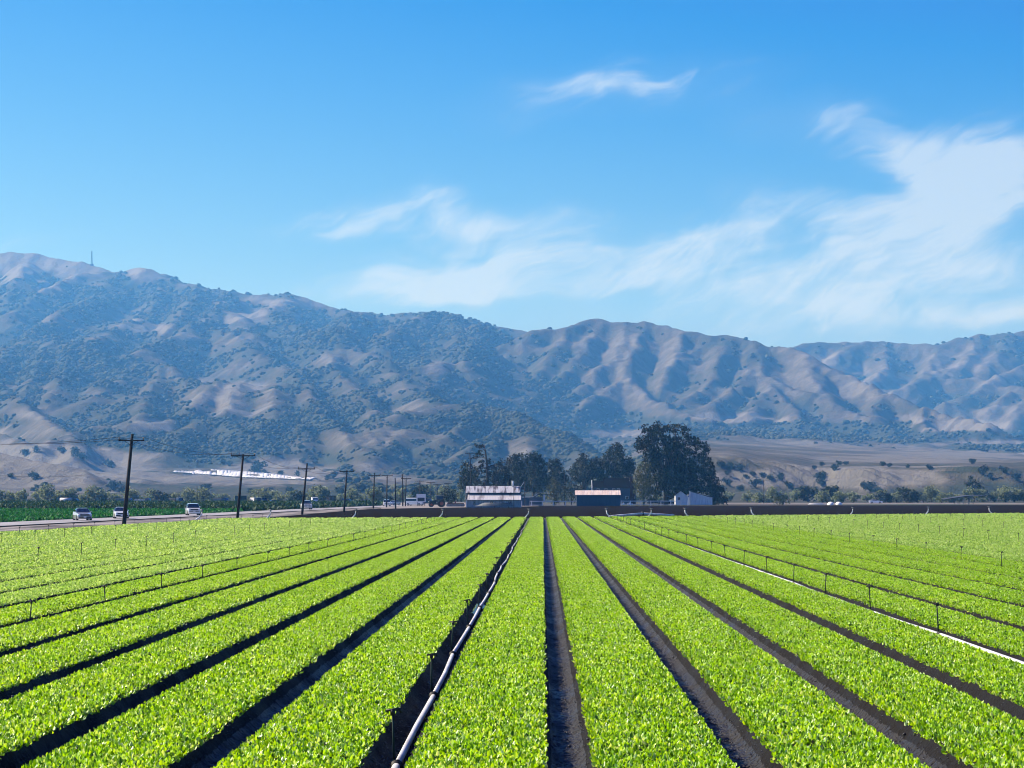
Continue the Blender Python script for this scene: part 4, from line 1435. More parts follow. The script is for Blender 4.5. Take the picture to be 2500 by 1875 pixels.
def photo_tree(name, label, cat, base_s, Y, conv, lobes, m, leaf, per, seed, ydepth=0.8, limb_n=8, r0=0.5, clump=1.0, ntr=1, shell=0.55, group=None):
    """lobes traced from the photo: (x, y, r) in a crop, given size and depth at Y"""
    b = P(base_s[0], base_s[1], Y)
    b.z = -0.3 if Y < YN else float(terrain_h(b.x, b.y))
    g = random.Random(seed)
    root = thing(name, label, cat, b, 0, group)
    Ls = []
    for l in lobes:
        sx, sy = conv(l[0], l[1])
        rs = (conv(l[0] + l[2], l[1])[0] - sx) * Y / F
        p = P(sx, sy, Y) - b
        rz = rs if len(l) < 4 else rs * l[3]
        Ls.append((p.x, g.uniform(-1, 1) * ydepth * rs * 2.2, max(p.z, rz * 0.5), rs, rs * 1.1, rz))
    link_mesh('crown', crown_mesh('crown', Ls, m, leaf, per, seed, clump, shell), root)
    tp = sorted(Ls, key=lambda q: -q[2])
    sel = [tp[int(i * (len(tp) - 1) / max(1, limb_n - 1))] for i in range(limb_n)]
    limbs((0, 0, 0), [(q[0], q[1], q[2]) for q in sel], r0, seed).build('trunk', M['bark'], root, smooth=True)
    return root


def z5(x, y): return (1400 + x / 5.53, 1000 + y / 5.53)
def z4(x, y): return (1100 + x / 5.53, 1000 + y / 5.53)
def z3(x, y): return (800 + x / 4.424, 1000 + y / 4.424)
def z1(x, y): return (x / 4.424, 1000 + y / 4.424)
def z2(x, y): return (400 + x / 4.424, 1000 + y / 4.424)
def z6(x, y): return (1700 + x / 5.53, 1000 + y / 5.53)
def z7(x, y): return (2100 + x / 5.53, 1000 + y / 5.53)


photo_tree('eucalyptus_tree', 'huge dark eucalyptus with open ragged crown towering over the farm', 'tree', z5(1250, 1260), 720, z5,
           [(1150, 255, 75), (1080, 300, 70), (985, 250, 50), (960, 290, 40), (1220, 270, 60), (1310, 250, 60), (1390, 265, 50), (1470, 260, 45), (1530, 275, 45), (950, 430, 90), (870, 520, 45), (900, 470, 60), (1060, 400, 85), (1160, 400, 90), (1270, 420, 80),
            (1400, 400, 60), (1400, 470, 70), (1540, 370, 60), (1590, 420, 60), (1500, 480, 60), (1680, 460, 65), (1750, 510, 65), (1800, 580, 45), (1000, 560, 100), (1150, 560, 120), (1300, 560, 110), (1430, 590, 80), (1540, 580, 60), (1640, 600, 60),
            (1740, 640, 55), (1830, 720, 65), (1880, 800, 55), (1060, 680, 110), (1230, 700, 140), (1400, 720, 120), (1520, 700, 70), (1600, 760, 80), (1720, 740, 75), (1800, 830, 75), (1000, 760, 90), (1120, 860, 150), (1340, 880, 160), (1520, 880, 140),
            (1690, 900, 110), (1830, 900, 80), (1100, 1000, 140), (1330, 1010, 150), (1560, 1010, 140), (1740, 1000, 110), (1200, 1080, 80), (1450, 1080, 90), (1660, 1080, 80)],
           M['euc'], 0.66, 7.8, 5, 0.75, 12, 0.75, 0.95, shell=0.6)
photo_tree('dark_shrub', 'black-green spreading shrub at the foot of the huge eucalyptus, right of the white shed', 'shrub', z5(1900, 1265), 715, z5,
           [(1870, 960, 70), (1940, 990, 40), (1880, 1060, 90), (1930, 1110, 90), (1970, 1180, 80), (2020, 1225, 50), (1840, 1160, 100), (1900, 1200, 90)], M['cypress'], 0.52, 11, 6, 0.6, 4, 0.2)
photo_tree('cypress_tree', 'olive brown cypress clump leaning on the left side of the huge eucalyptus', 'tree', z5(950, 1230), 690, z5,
           [(1000, 740, 60), (960, 820, 85), (900, 900, 80), (870, 990, 80), (980, 950, 110), (900, 1080, 90), (1000, 1080, 110), (960, 1160, 70), (1060, 1180, 60)], M['bush'], 0.5, 7, 7, 0.6, 5, 0.3)
GE = 'grey green eucalyptus trees behind the farm'
photo_tree('eucalyptus_tree', 'grey green eucalyptus with a pale pointed top, between the house and the huge tree', 'tree', z5(580, 1200), 830, z5,
           [(590, 500, 55), (550, 560, 70), (640, 580, 60), (470, 620, 70), (600, 680, 100), (700, 700, 80), (500, 740, 90), (760, 770, 70), (640, 820, 110), (560, 860, 90), (760, 860, 70)], M['euc_far'], 0.62, 10, 8, 0.7, 7, 0.45, 1.0, group=GE)
photo_tree('eucalyptus_tree', 'grey green eucalyptus with a rounded top, directly behind the blue shed', 'tree', z5(140, 1200), 830, z5,
           [(140, 660, 60), (90, 730, 70), (200, 720, 60), (20, 800, 60), (150, 820, 90), (280, 740, 60), (320, 690, 45), (280, 840, 90), (60, 900, 80), (190, 930, 90), (340, 900, 80), (420, 850, 80), (400, 720, 60)], M['euc_far'], 0.62, 10, 9, 0.7, 7, 0.45, 1.0, group=GE)
photo_tree('eucalyptus_tree', 'broad grey green eucalyptus with drooping sides above the right end of the barn', 'tree', z4(1120, 1230), 800, z4,
           [(1060, 640, 60), (1120, 630, 60), (1180, 670, 60), (1000, 700, 45), (1220, 740, 70), (1120, 760, 80), (1250, 840, 70), (1150, 880, 100), (1040, 860, 60), (1270, 950, 80), (1120, 1000, 110), (1240, 1060, 100), (1040, 1020, 80)], M['euc_far'], 0.62, 10, 10, 0.7, 7, 0.45, 1.0, group=GE)
photo_tree('eucalyptus_tree', 'grey green eucalyptus with a round top directly above the middle of the barn', 'tree', z4(880, 1230), 780, z4,
           [(850, 660, 60), (920, 660, 65), (820, 740, 60), (900, 760, 80), (960, 790, 60), (850, 860, 90), (950, 900, 90), (880, 980, 110), (990, 1020, 70)], M['euc_far'], 0.6, 10, 11, 0.7, 6, 0.4, 1.0, group=GE)
photo_tree('eucalyptus_tree', 'smaller grey green eucalyptus at the right end of the tree group behind the barn', 'tree', z4(1430, 1200), 840, z4,
           [(1350, 730, 60), (1430, 730, 55), (1400, 800, 80), (1480, 830, 60), (1380, 900, 90), (1480, 940, 80), (1560, 930, 45), (1330, 1000, 80), (1450, 1040, 90), (1620, 840, 40)], M['euc_far'], 0.62, 10, 12, 0.7, 6, 0.35, 1.0, group=GE)
photo_tree('conifer_tree', 'dark pointed conifer just right of the windblown cypress', 'tree', z4(730, 1100), 700, z4,
           [(770, 690, 30), (680, 730, 40), (620, 770, 45), (740, 760, 50), (660, 840, 70), (770, 830, 55), (720, 920, 80), (620, 900, 70), (790, 930, 60), (650, 980, 70), (760, 1000, 70)], M['cypress'], 0.52, 11, 13, 0.6, 5, 0.35)
photo_tree('broad_tree', 'dark leafy tree at the left end of the tree group, over the barn roof corner', 'tree', z4(220, 1100), 690, z4,
           [(200, 770, 45), (260, 760, 40), (170, 840, 50), (230, 860, 70), (320, 850, 60), (190, 940, 70), (290, 950, 80), (150, 1020, 50), (240, 1030, 70)], M['euc_far'], 0.52, 11, 14, 0.6, 5, 0.35)
# windblown cypress
Yc = 660
bc = P(*z4(500, 1090), Yc)
bc.z = -0.3
wc = thing('windblown_cypress', 'ragged windblown cypress with bare branches all swept to the left behind the barn', 'tree', bc)
def lc(x, y, dy=0.0):
    q = P(*z4(x, y), Yc) - bc
    return Vector((q.x, dy, q.z))
tr = MB().tube([lc(505, 1100), lc(500, 880), lc(488, 700), lc(470, 560), lc(455, 480)], [0.5, 0.4, 0.3, 0.2, 0.07], 8)
brs = [((470, 560), (420, 520), (345, 475)), ((478, 620), (400, 590), (350, 610)), ((484, 660), (390, 635), (300, 655)), ((490, 740), (430, 700), (400, 715)), ((492, 700), (530, 690), (535, 740)), ((465, 500), (430, 490), (390, 500)), ((496, 800), (420, 770), (350, 800)), ((498, 780), (560, 770), (600, 800))]
lob = []
for i, br in enumerate(brs):
    q = [lc(*b, dy=(i % 3 - 1) * 0.5 * j) for j, b in enumerate(br)]
    tr.tube(q, [0.12, 0.08, 0.03], 5)
    for t in (0.45, 0.7, 0.95):
        c = q[1].lerp(q[2], (t - .4) * 1.7) if t > .4 else q[0].lerp(q[1], t)
        lob.append((c.x, c.y, c.z + 0.1, 0.75, 0.7, 0.32))
tr.build('trunk', M['bark'], wc, smooth=True)
for (x, y, r) in [(400, 560, 20), (430, 620, 22), (440, 780, 50), (520, 820, 60), (400, 860, 60), (480, 880, 70), (560, 880, 60), (350, 930, 60), (460, 980, 90), (560, 980, 80), (380, 1020, 70)]:
    c = lc(x, y)
    rr_ = r / 5.53 * Yc / F
    lob.append((c.x, random.uniform(-1, 1) * rr_, c.z, rr_, rr_, rr_ * .8))
link_mesh('crown', crown_mesh('crown', lob, M['cypress'], 0.42, 9, 15, 0.5), wc)
photo_tree('conical_bush', 'olive pointed bush standing in front of the tree gap, left of the blue shed', 'bush', z4(1400, 1250), 690, z4,
           [(1395, 950, 25), (1390, 1000, 45), (1360, 1050, 55), (1430, 1060, 55), (1400, 1130, 80), (1330, 1140, 55), (1460, 1150, 55), (1400, 1210, 70)], M['bush'], 0.4, 8, 16, 0.5, 4, 0.15)
photo_tree('round_bush', 'round grey green bush right of the pointed bush and left of the blue shed', 'bush', z4(1630, 1250), 700, z4,
           [(1640, 990, 50), (1560, 1020, 55), (1700, 1040, 55), (1540, 1090, 60), (1620, 1090, 80), (1720, 1110, 70), (1560, 1160, 60), (1660, 1170, 70)], M['euc_far'], 0.4, 8, 17, 0.5, 4, 0.15)
photo_tree('round_tree', 'dark round tree behind the tractor, left of the old barn', 'tree', z3(1310, 1010), 640, z3,
           [(1290, 870, 35), (1260, 900, 40), (1340, 890, 40), (1300, 930, 50), (1380, 930, 35), (1250, 950, 30), (1330, 960, 50), (1390, 970, 25)], M['euc'], 0.42, 8, 18, 0.5, 4, 0.2)
photo_tree('dark_tree', 'dark tall tree beyond the open shelter on the right', 'tree', z7(1540, 1220), 1000, z7,
           [(1490, 940, 35), (1470, 1000, 50), (1540, 1010, 60), (1610, 1010, 45), (1500, 1070, 60), (1590, 1080, 70), (1660, 1110, 50), (1560, 1140, 70), (1460, 1130, 40)], M['oak'], 0.8, 4, 19, 0.6, 5, 0.3, 1.2)
photo_tree('low_bush', 'low dark bush at the field edge right of the big eucalyptus', 'bush', z6(1170, 1275), 690, z6,
           [(1080, 1225, 40), (1150, 1200, 40), (1210, 1215, 45), (1260, 1245, 30), (1130, 1245, 40)], M['bush'], 0.4, 8, 20, 0.5, 3, 0.1)


# willows of the river line: one mesh set per kind, copied
def tree_kind(name, m, seed, squash=0.8, leaf=0.75, per=3.0, wide=1.0):
    g = random.Random(seed)
    lobes = []
    for i in range(9):
        a = g.uniform(0, 6.28)
        r = g.uniform(0.15, 0.62)
        lobes.append((math.cos(a) * r * 3.4 * wide, math.sin(a) * r * 3.4, g.uniform(1.5, 4.6), g.uniform(1.3, 2.1) * wide, g.uniform(1.3, 2.1), g.uniform(1.2, 1.8) * squash))
    me = crown_mesh('crown', lobes, m, leaf, per, seed, 0.9)
    tm = limbs((0, 0, 0), [(l[0], l[1], l[2]) for l in lobes[:5]], 0.22, seed).mesh('trunk', M['bark'], True)
    return me, tm


WK = [tree_kind('willow_tree', M['willow'], 40 + i, 0.85, 0.7, 3.6, 1.0 + 0.15 * (i % 3)) for i in range(5)]
OK_ = [tree_kind('oak_tree', M['oak'], 60 + i, 0.9, 0.8, 3.4, 1.15) for i in range(4)]


def place_tree(name, kind, p, s, sz, label, cat, group, rz):
    o = thing(name, label, cat, p, rz, group)
    o.scale = (s, s, sz)
    link_mesh('crown', kind[0], o)
    link_mesh('trunk', kind[1], o)
    return o


rw = random.Random(5)
wl = []
x = -40.0
while x < 2560:
    if not (1130 < x < 1800):
        Y = rw.choice([870, 900, 940, 990])
        wl.append((x, Y, rw.uniform(0.85, 1.5)))
    else:
        wl.append((x, 1000, rw.uniform(0.8, 1.1)))
        x += 30
    x += rw.uniform(16, 36)
cnt = {'l': 0, 'm': 0, 'r': 0}
for i, (sx, Y, s) in enumerate(wl):
    p = P(sx, 1226, Y)
    p.z = float(terrain_h(p.x, p.y)) - 0.2
    sec = 'l' if sx < 1130 else ('m' if sx < 1800 else 'r')
    cnt[sec] += 1
    wh = {'l': 'left of the barn', 'm': 'behind the farm', 'r': 'right of the huge eucalyptus'}[sec]
    dark = rw.random() < 0.10
    k = OK_[i % 4] if dark else WK[i % 5]
    place_tree('river_tree', k, p, s * rw.uniform(0.75, 1.05), s * rw.uniform(0.6, 0.95), '%s river tree from the left, %s, %s' % (ORD[min(42, cnt[sec])], 'dark green' if dark else 'pale grey green', wh), 'tree', 'trees of the river line at the foot of the hills', rw.uniform(0, 6.28))

oaks = [(1760, 1136, 13), (1783, 1142, 10), (1805, 1144, 12), (1776, 1156, 8), (1773, 1178, 14), (1765, 1196, 11), (1820, 1164, 7), (1838, 1160, 9), (1840, 1184, 12), (1852, 1178, 10), (1905, 1170, 12), (1925, 1186, 14), (1808, 1192, 12), (1860, 1163, 9), (1880, 1168, 10),
        (2005, 1160, 14), (2003, 1172, 15), (2007, 1183, 12), (1945, 1198, 12), (2040, 1143, 12), (2048, 1131, 9), (2065, 1131, 8), (1988, 1143, 7), (2006, 1134, 8), (2155, 1133, 10), (2172, 1136, 8), (2215, 1140, 7), (2268, 1143, 10), (2125, 1196, 16), (2145, 1200, 14), (2110, 1190, 12), (2375, 1128, 10), (2400, 1150, 14),
        (2450, 1150, 14), (2480, 1165, 16), (2420, 1170, 12), (26, 1162, 9), (84, 1165, 13), (180, 1108, 16), (200, 1116, 16), (150, 1100, 12), (60, 1106, 14), (90, 1100, 12), (268, 1135, 14), (280, 1190, 17), (300, 1196, 14), (240, 1198, 12), (110, 1190, 9), (90, 1187, 8), (633, 1143, 20), (620, 1148, 14),
        (686, 1155, 10), (504, 1190, 15), (611, 1200, 11), (657, 1200, 14), (706, 1198, 13), (815, 1162, 14), (800, 1168, 10), (545, 1130, 12), (562, 1134, 10), (600, 1124, 10), (725, 1158, 9), (740, 1125, 10), (770, 1130, 9), (850, 1172, 12), (880, 1195, 16), (930, 1196, 15), (900, 1180, 10), (780, 1200, 14), (830, 1200, 13)]
oaks.sort()
cl = {}
for i, (sx, sy, r) in enumerate(oaks):
    p = T(sx, sy + r * 0.45)
    s = r / F * p.y / 3.6
    sec = 'a' if sx < 420 else 'b' if sx < 1000 else 'c' if sx < 1960 else 'd'
    cl[sec] = cl.get(sec, 0) + 1
    wh = {'a': 'behind the nearest utility pole', 'b': 'near the white crop tunnels', 'c': 'just right of the huge eucalyptus', 'd': 'near the right edge'}[sec]
    p.z -= 0.3 * s
    place_tree('oak_tree', OK_[i % 4], p, s * rw.uniform(0.9, 1.1), s * rw.uniform(0.75, 0.95), '%s dark hillside oak from the left, %s' % (ORD[cl[sec]], wh), 'tree', 'oaks dotted over the dry foothills', rw.uniform(0, 6.28))

# ------------------------------------------------------------------ white crop tunnels on the hillside
tops = [(424, 1151.5), (507, 1153.5), (512, 1147.5), (640, 1156), (759, 1171)]
bots = [(424, 1154), (520, 1161), (590, 1166.8), (680, 1170), (759, 1173.5)]
nt_ = 0
for sx in np.arange(426, 757, 8.2):
    a = T(sx - 3, float(np.interp(sx, [p[0] for p in bots], [p[1] for p in bots])), 1500)
    b = T(sx + 3, float(np.interp(sx, [p[0] for p in tops], [p[1] for p in tops])), 1500)
    ln = min(max((b - a).length, 25.0), 420.0)
    b = a + (b - a).normalized() * ln
    nt_ += 1
    n = 7
    w = 10.5 / F * a.y / 2
    mb = MB()
    prof = [(math.cos(math.pi * i / n) * w, math.sin(math.pi * i / n) * w * 0.32) for i in range(n + 1)]
    segs = max(2, min(8, int((b - a).length / 25)))
    vs = []
    for q in range(segs + 1):
        p = a.lerp(b, q / segs)
        z = float(terrain_h(p.x, p.y)) + 0.4
        vs += [(p.x + px - a.x, p.y - a.y, z + pz - a.z) for px, pz in prof]
    fs = []
    for q in range(segs):
        for i in range(n):
            k = q * (n + 1) + i
            fs.append((k, k + 1, k + n + 2, k + n + 1))
    fs.append(tuple(range(n + 1)))
    fs.append(tuple(reversed(range(segs * (n + 1), segs * (n + 1) + n + 1))))
    mb.add(vs, fs)
    o = mb.build('crop_tunnel', M['plastic'], None, a, smooth=True)
    tag(o, '%s white plastic crop tunnel from the left on the far slope' % ORD[min(42, nt_)], 'crop tunnel', 'white plastic crop tunnels on the far slope')

# mast on the left summit
ms = T(224, 648, 5000)
mroot = thing('radio_mast', 'thin radio mast on the grassy summit at the upper left', 'mast', ms)
h = 36.0 / F * ms.y
for q in ((-1.6, -1), (1.6, -1), (0, 1.8)):
    MB().tube([(q[0] * 1.4, q[1] * 1.4, -3), (q[0] * 0.5, q[1] * .5, h)], [1.0, 0.6], 5).build('mast_leg', M['pole'], mroot)
MB().box(-6, 6, -4, 4, -3, 4).build('equipment_hut', M['greymetal'], mroot)


# ------------------------------------------------------------------ farm buildings
def wallbox(root, x0, x1, y0, y1, z0, z1, m, name='wall'):
    return MB().box(x0, x1, y0, y1, z0, z1).build(name, m, root)


def window(root, x, z, w, h, y, frame=M['white'], pane=M['glass']):
    f = MB()
    t = 0.09
    f.box(x - w / 2 - t, x - w / 2, y - 0.06, y + 0.04, z - h / 2 - t, z + h / 2 + t).box(x + w / 2, x + w / 2 + t, y - 0.06, y + 0.04, z - h / 2 - t, z + h / 2 + t)
    f.box(x - w / 2, x + w / 2, y - 0.06, y + 0.04, z + h / 2, z + h / 2 + t).box(x - w / 2, x + w / 2, y - 0.08, y + 0.04, z - h / 2 - t, z - h / 2)
    f.box(x - 0.025, x + 0.025, y - 0.05, y + 0.02, z - h / 2, z + h / 2)
    o = f.build('window', frame, root)
    MB().box(x - w / 2, x + w / 2, y - 0.01, y + 0.03, z - h / 2, z + h / 2).build('pane', pane, o)
    return o


def ribbed(x0, x1, a, b, th=0.06, pitch=0.4, rib=0.03):
    """roof sheet from eave line (y,z)=a to ridge line b, with standing ribs"""
    mb = MB()
    dy, dz = b[0] - a[0], b[1] - a[1]
    l = math.hypot(dy, dz)
    ny_, nz_ = -dz / l, dy / l
    if nz_ < 0: ny_, nz_ = -ny_, -nz_
    mb.hexa([(x0, a[0], a[1]), (x1, a[0], a[1]), (x1, b[0], b[1]), (x0, b[0], b[1])],
            [(x0, a[0] + ny_ * th, a[1] + nz_ * th), (x1, a[0] + ny_ * th, a[1] + nz_ * th), (x1, b[0] + ny_ * th, b[1] + nz_ * th), (x0, b[0] + ny_ * th, b[1] + nz_ * th)])
    x = x0 + pitch
    while x < x1 - 0.05:
        h0, h1 = th + 0.003, th + rib
        mb.hexa([(x - .04, a[0] + ny_ * h0, a[1] + nz_ * h0), (x + .04, a[0] + ny_ * h0, a[1] + nz_ * h0), (x + .04, b[0] + ny_ * h0, b[1] + nz_ * h0), (x - .04, b[0] + ny_ * h0, b[1] + nz_ * h0)],
                [(x - .04, a[0] + ny_ * h1, a[1] + nz_ * h1), (x + .04, a[0] + ny_ * h1, a[1] + nz_ * h1), (x + .04, b[0] + ny_ * h1, b[1] + nz_ * h1), (x - .04, b[0] + ny_ * h1, b[1] + nz_ * h1)])
        x += pitch
    return mb


# old barn: low front shed, dark clerestory band, upper roof
Yb = 556.0
pl, pr = P(1138, 1237, Yb), P(1272, 1237, Yb)
bw = (pr.x - pl.x) / 2
barn = thing('old_barn', 'long weathered grey barn with two tiers of streaked tin roof, left of the farm', 'barn', ((pl.x + pr.x) / 2, Yb, -0.25))
wallbox(barn, -bw, bw, 0.0, 0.2, 0, 1.85, M['barnwall'])
wallbox(barn, -bw, -bw + 0.2, 0.2, 11.8, 0, 1.85, M['barnwall'], 'side_wall')
wallbox(barn, bw - 0.2, bw, 0.2, 11.8, 0, 1.85, M['barnwall'], 'side_wall')
wallbox(barn, -bw, bw, 11.8, 12.0, 0, 2.0, M['barnwall'], 'back_wall')
wallbox(barn, -bw + .1, bw - .1, 4.0, 4.2, 1.5, 3.78, M['darkwall'], 'clerestory_wall')
MB().prism_x([(4.2, 1.85), (9.8, 1.85), (9.8, 3.75), (7.0, 5.1), (4.2, 3.75)], -bw + 0.15, -bw + 0.32).build('gable_wall', M['barnwall'], barn)
MB().prism_x([(4.2, 1.85), (9.8, 1.85), (9.8, 3.75), (7.0, 5.1), (4.2, 3.75)], bw - 0.32, bw - 0.15).build('gable_wall', M['barnwall'], barn)
ribbed(-bw + 0.3, bw - 0.02, (-0.45, 1.80), (4.0, 3.10)).build('lower_roof', M['roof_low'], barn)
ribbed(-bw - 0.25, bw - 0.3, (3.45, 3.55), (7.0, 5.18)).build('upper_roof', M['roof_old'], barn)
ribbed(-bw - 0.25, bw - 0.3, (10.6, 3.5), (7.0, 5.13)).build('upper_roof', M['roof_old'], barn)
ribbed(-bw + 0.3, bw, (12.4, 1.8), (9.8, 2.7)).build('lower_roof', M['roof_low'], barn)
for (xx_, zz_, w_, h_) in [(-bw + 2.0, 1.1, 0.5, 0.75), (-0.5, 1.25, 0.7, 0.35), (2.2, 1.2, 0.5, 0.3), (3.9, 1.2, 0.7, 0.5)]:
    window(barn, xx_, zz_, w_, h_, -0.03, M['barnwall'])
MB().tube([(4.6, 6.6, 4.9), (4.6, 6.6, 6.4)], 0.26, 10).tube([(4.6, 6.6, 6.4), (4.6, 6.6, 6.5)], 0.33, 10).build('vent_pipe', M['white'], barn, smooth=True)
MB().tube([(6.5, 6, 4.9), (7.3, 6, 6.1)], 0.05, 6).build('roof_rod', M['white'], barn)
MB().box(-bw + 0.02, -bw + 0.14, -0.28, -0.08, 0, 2.0).build('corner_post', M['white'], barn)
# pipe stack in front of the barn
q0, q1 = P(1160, 1236, 551), P(1256, 1236, 551)
ps = thing('pipe_stack', 'long stack of dull irrigation pipes on a rack along the barn front', 'pipe stack', ((q0.x + q1.x) / 2, 551, -0.25))
hw = (q1.x - q0.x) / 2
for r_ in range(5):
    for c_ in range(4):
        MB().tube([(-hw + 0.5 * r_ + random.uniform(0, .4), c_ * 0.2, 0.35 + r_ * 0.18), (hw - random.uniform(0, 1.0), c_ * 0.2, 0.35 + r_ * 0.18 + random.uniform(-.03, .03))], 0.075, 6).build('stacked_pipe', M['greymetal'], ps, smooth=True)
for xx_ in (-hw * .7, 0, hw * .7):
    MB().box(xx_ - .06, xx_ + .06, -0.15, 0.78, 0, 0.27).build('rack_beam', M['rust'], ps)

# blue shed
Yb = 627.0
pl, pr = P(*z5(45, 1290), Yb), P(*z5(632, 1290), Yb)
bw = (pr.x - pl.x) / 2
bs = thing('blue_shed', 'low dark blue shed with a ribbed tan roof in the middle of the farm', 'shed', ((pl.x + pr.x) / 2, Yb, -0.25))
MB().prism_x([(0, 0), (6.0, 0), (6.0, 3.05), (3.0, 4.15), (0, 3.05)], -bw, bw).build('wall', M['bluewall'], bs)
MB().prism_x([(0.0, 0.0), (0.6, 0.0), (0.6, 3.15), (0, 3.03)], -bw - 0.06, -bw - 0.01).build('corner_board', M['bluehouse'], bs)
ribbed(-bw - 0.4, bw + 0.15, (-0.35, 2.98), (3.0, 4.22), 0.07, 0.62, 0.06).build('roof', M['tanroof'], bs)
ribbed(-bw - 0.4, bw + 0.15, (6.35, 2.98), (3.0, 4.215), 0.07, 0.62, 0.06).build('roof', M['tanroof'], bs)
MB().prism_x([(2.5, 3.35), (3.5, 3.35), (3.0, 3.85)], -bw - 0.08, -bw - 0.02).build('gable_vent', M['black'], bs)

# farmhouse
Yb = 755.0
k_ = Yb / F
pl, pr = P(*z5(252, 1260), Yb), P(*z5(760, 1260), Yb)
bw = (pr.x - pl.x) / 2
hs_ = thing('farmhouse', 'grey blue farmhouse with brown shingle roof and brick chimney behind the blue shed', 'house', ((pl.x + pr.x) / 2, Yb, -0.25))
MB().prism_x([(0, 0), (9, 0), (9, 5.4), (0, 5.4)], -bw + 0.3, bw + 2.0).build('wall', M['bluehouse'], hs_)
MB().prism_x([(-0.2, 5.42), (9.2, 5.42), (4.5, 8.7)], -bw + 3.9, bw - 0.05).build('roof', M['shingle'], hs_)
MB().prism_x([(-0.5, 5.42), (8.0, 5.42), (3.75, 7.7)], -bw, -bw + 3.85).build('roof', M['shingle'], hs_)
MB().prism_x([(-0.2, 5.42), (9.2, 5.42), (4.5, 7.6)], bw + 0.02, bw + 2.1).build('roof', M['shingle'], hs_)
MB().tube([(-bw - .02, -0.6, 5.35), (-bw - .02, 3.75, 7.8)], 0.12, 5).build('bargeboard', M['white'], hs_)
MB().box(-bw - 0.25, -bw - 0.02, -0.4, 0.1, 3.0, 5.6).build('gable_trim', M['white'], hs_)
for xx_ in (-bw + 2.0, -bw + 4.6, -bw + 7.2, -bw + 8.7):
    window(hs_, xx_, 4.75, 0.75, 0.75, -0.04)
window(hs_, bw - 0.9, 2.1, 0.9, 0.75, -0.04)
window(hs_, bw + 1.2, 2.1, 0.8, 0.75, -0.04)
MB().box(bw + 0.1, bw + 0.95, -0.75, -0.06, 0, 9.0).box(bw + 0.02, bw + 1.03, -0.82, 0.0, 9.003, 9.2).build('chimney', M['brick'], hs_)
MB().box(bw + 1.1, bw + 1.6, -0.5, -0.06, 0, 8.0).build('chimney', M['brick'], hs_)

# small white house
Yb = 694.0
pl, pr = P(*z5(1378, 1262), Yb), P(*z5(1548, 1262), Yb)
bw = (pr.x - pl.x) / 2
sh = thing('white_cottage', 'small white cottage with a gable facing the field, under the huge eucalyptus', 'house', ((pl.x + pr.x) / 2, Yb, -0.25))
MB().prism_y([(-bw, 0), (bw, 0), (bw, 2.6), (-0.3, 4.2), (-bw, 2.9)], 0, 5).build('wall', M['whiteboard'], sh)
MB().hexa([(-bw - .2, -.2, 2.87), (-0.3, -.2, 4.23), (-0.3, 5.2, 4.23), (-bw - .2, 5.2, 2.87)], [(-bw - .2, -.2, 2.97), (-0.3, -.2, 4.35), (-0.3, 5.2, 4.35), (-bw - .2, 5.2, 2.97)]).build('roof', M['shingle'], sh)
MB().hexa([(-0.297, -.2, 4.23), (bw + .25, -.2, 2.5), (bw + .25, 5.2, 2.5), (-0.297, 5.2, 4.23)], [(-0.297, -.2, 4.35), (bw + .25, -.2, 2.6), (bw + .25, 5.2, 2.6), (-0.297, 5.2, 4.35)]).build('roof', M['shingle'], sh)
window(sh, -bw + 1.0, 1.9, 0.7, 0.8, -0.04, M['whiteboard'])

# white lean-to shed
Yb = 700.0
pl, pr = P(*z5(1560, 1265), Yb), P(*z5(1876, 1265), Yb)
bw = (pr.x - pl.x) / 2
ls = thing('white_shed', 'white board shed with its roof sloping down to the right, right of the rail fence', 'shed', ((pl.x + pr.x) / 2, Yb, -0.25))
MB().prism_y([(-bw + .45, 0), (bw, 0), (bw, 2.25), (bw - 0.8, 2.3), (-bw + .45, 4.0)], 0, 5).build('wall', M['whiteboard'], ls)
MB().box(-bw - .35, -bw + .38, -0.3, 5.2, 0, 3.05).build('end_bay', M['white'], ls)
MB().box(-bw + 0.05, -bw + 0.42, -0.35, -0.02, 0, 4.25).build('corner_post', M['white'], ls)
MB().hexa([(-bw + .3, -.2, 4.1), (bw + .1, -.2, 2.26), (bw + .1, 5.2, 2.26), (-bw + .3, 5.2, 4.1)], [(-bw + .3, -.2, 4.18), (bw + .1, -.2, 2.34), (bw + .1, 5.2, 2.34), (-bw + .3, 5.2, 4.18)]).build('roof', M['greymetal'], ls)

# low sheds right of the barn
Yb = 640.0
c = P(*z4(1150, 1285), Yb)
s2 = thing('tin_shed', 'small shed with a pale curved tin roof between the barn and the bushes', 'shed', (c.x, Yb, -0.25))
MB().box(-1.6, 1.7, 0, 4, 0, 2.4).build('wall', M['bluehouse'], s2)
MB().prism_y([(-2.2, 2.5), (-0.9, 2.55), (0.1, 3.1), (0.6, 3.6), (2.0, 3.75), (2.0, 3.68), (0.65, 3.5), (0.2, 2.98), (-0.85, 2.43), (-2.2, 2.42)], -0.4, 4.4).build('roof', M['roof_low'], s2)
MB().box(2.15, 2.6, 0.2, 0.35, 1.4, 3.1).build('gable_board', M['white'], s2)
c = P(*z4(1010, 1285), 632)
s3 = thing('blue_outbuilding', 'small flat roofed blue outbuilding at the right end of the barn', 'shed', (c.x, 632, -0.25))
MB().box(-0.9, 1.2, 0, 3, 0, 2.35).build('wall', M['bluewall'], s3)
MB().box(-1.3, 1.4, -0.3, 3.3, 2.36, 2.5).build('roof', M['white'], s3)
MB().box(-0.4, 0.3, -0.05, -0.005, 0.02, 2.0).build('door', M['bluehouse'], s3)


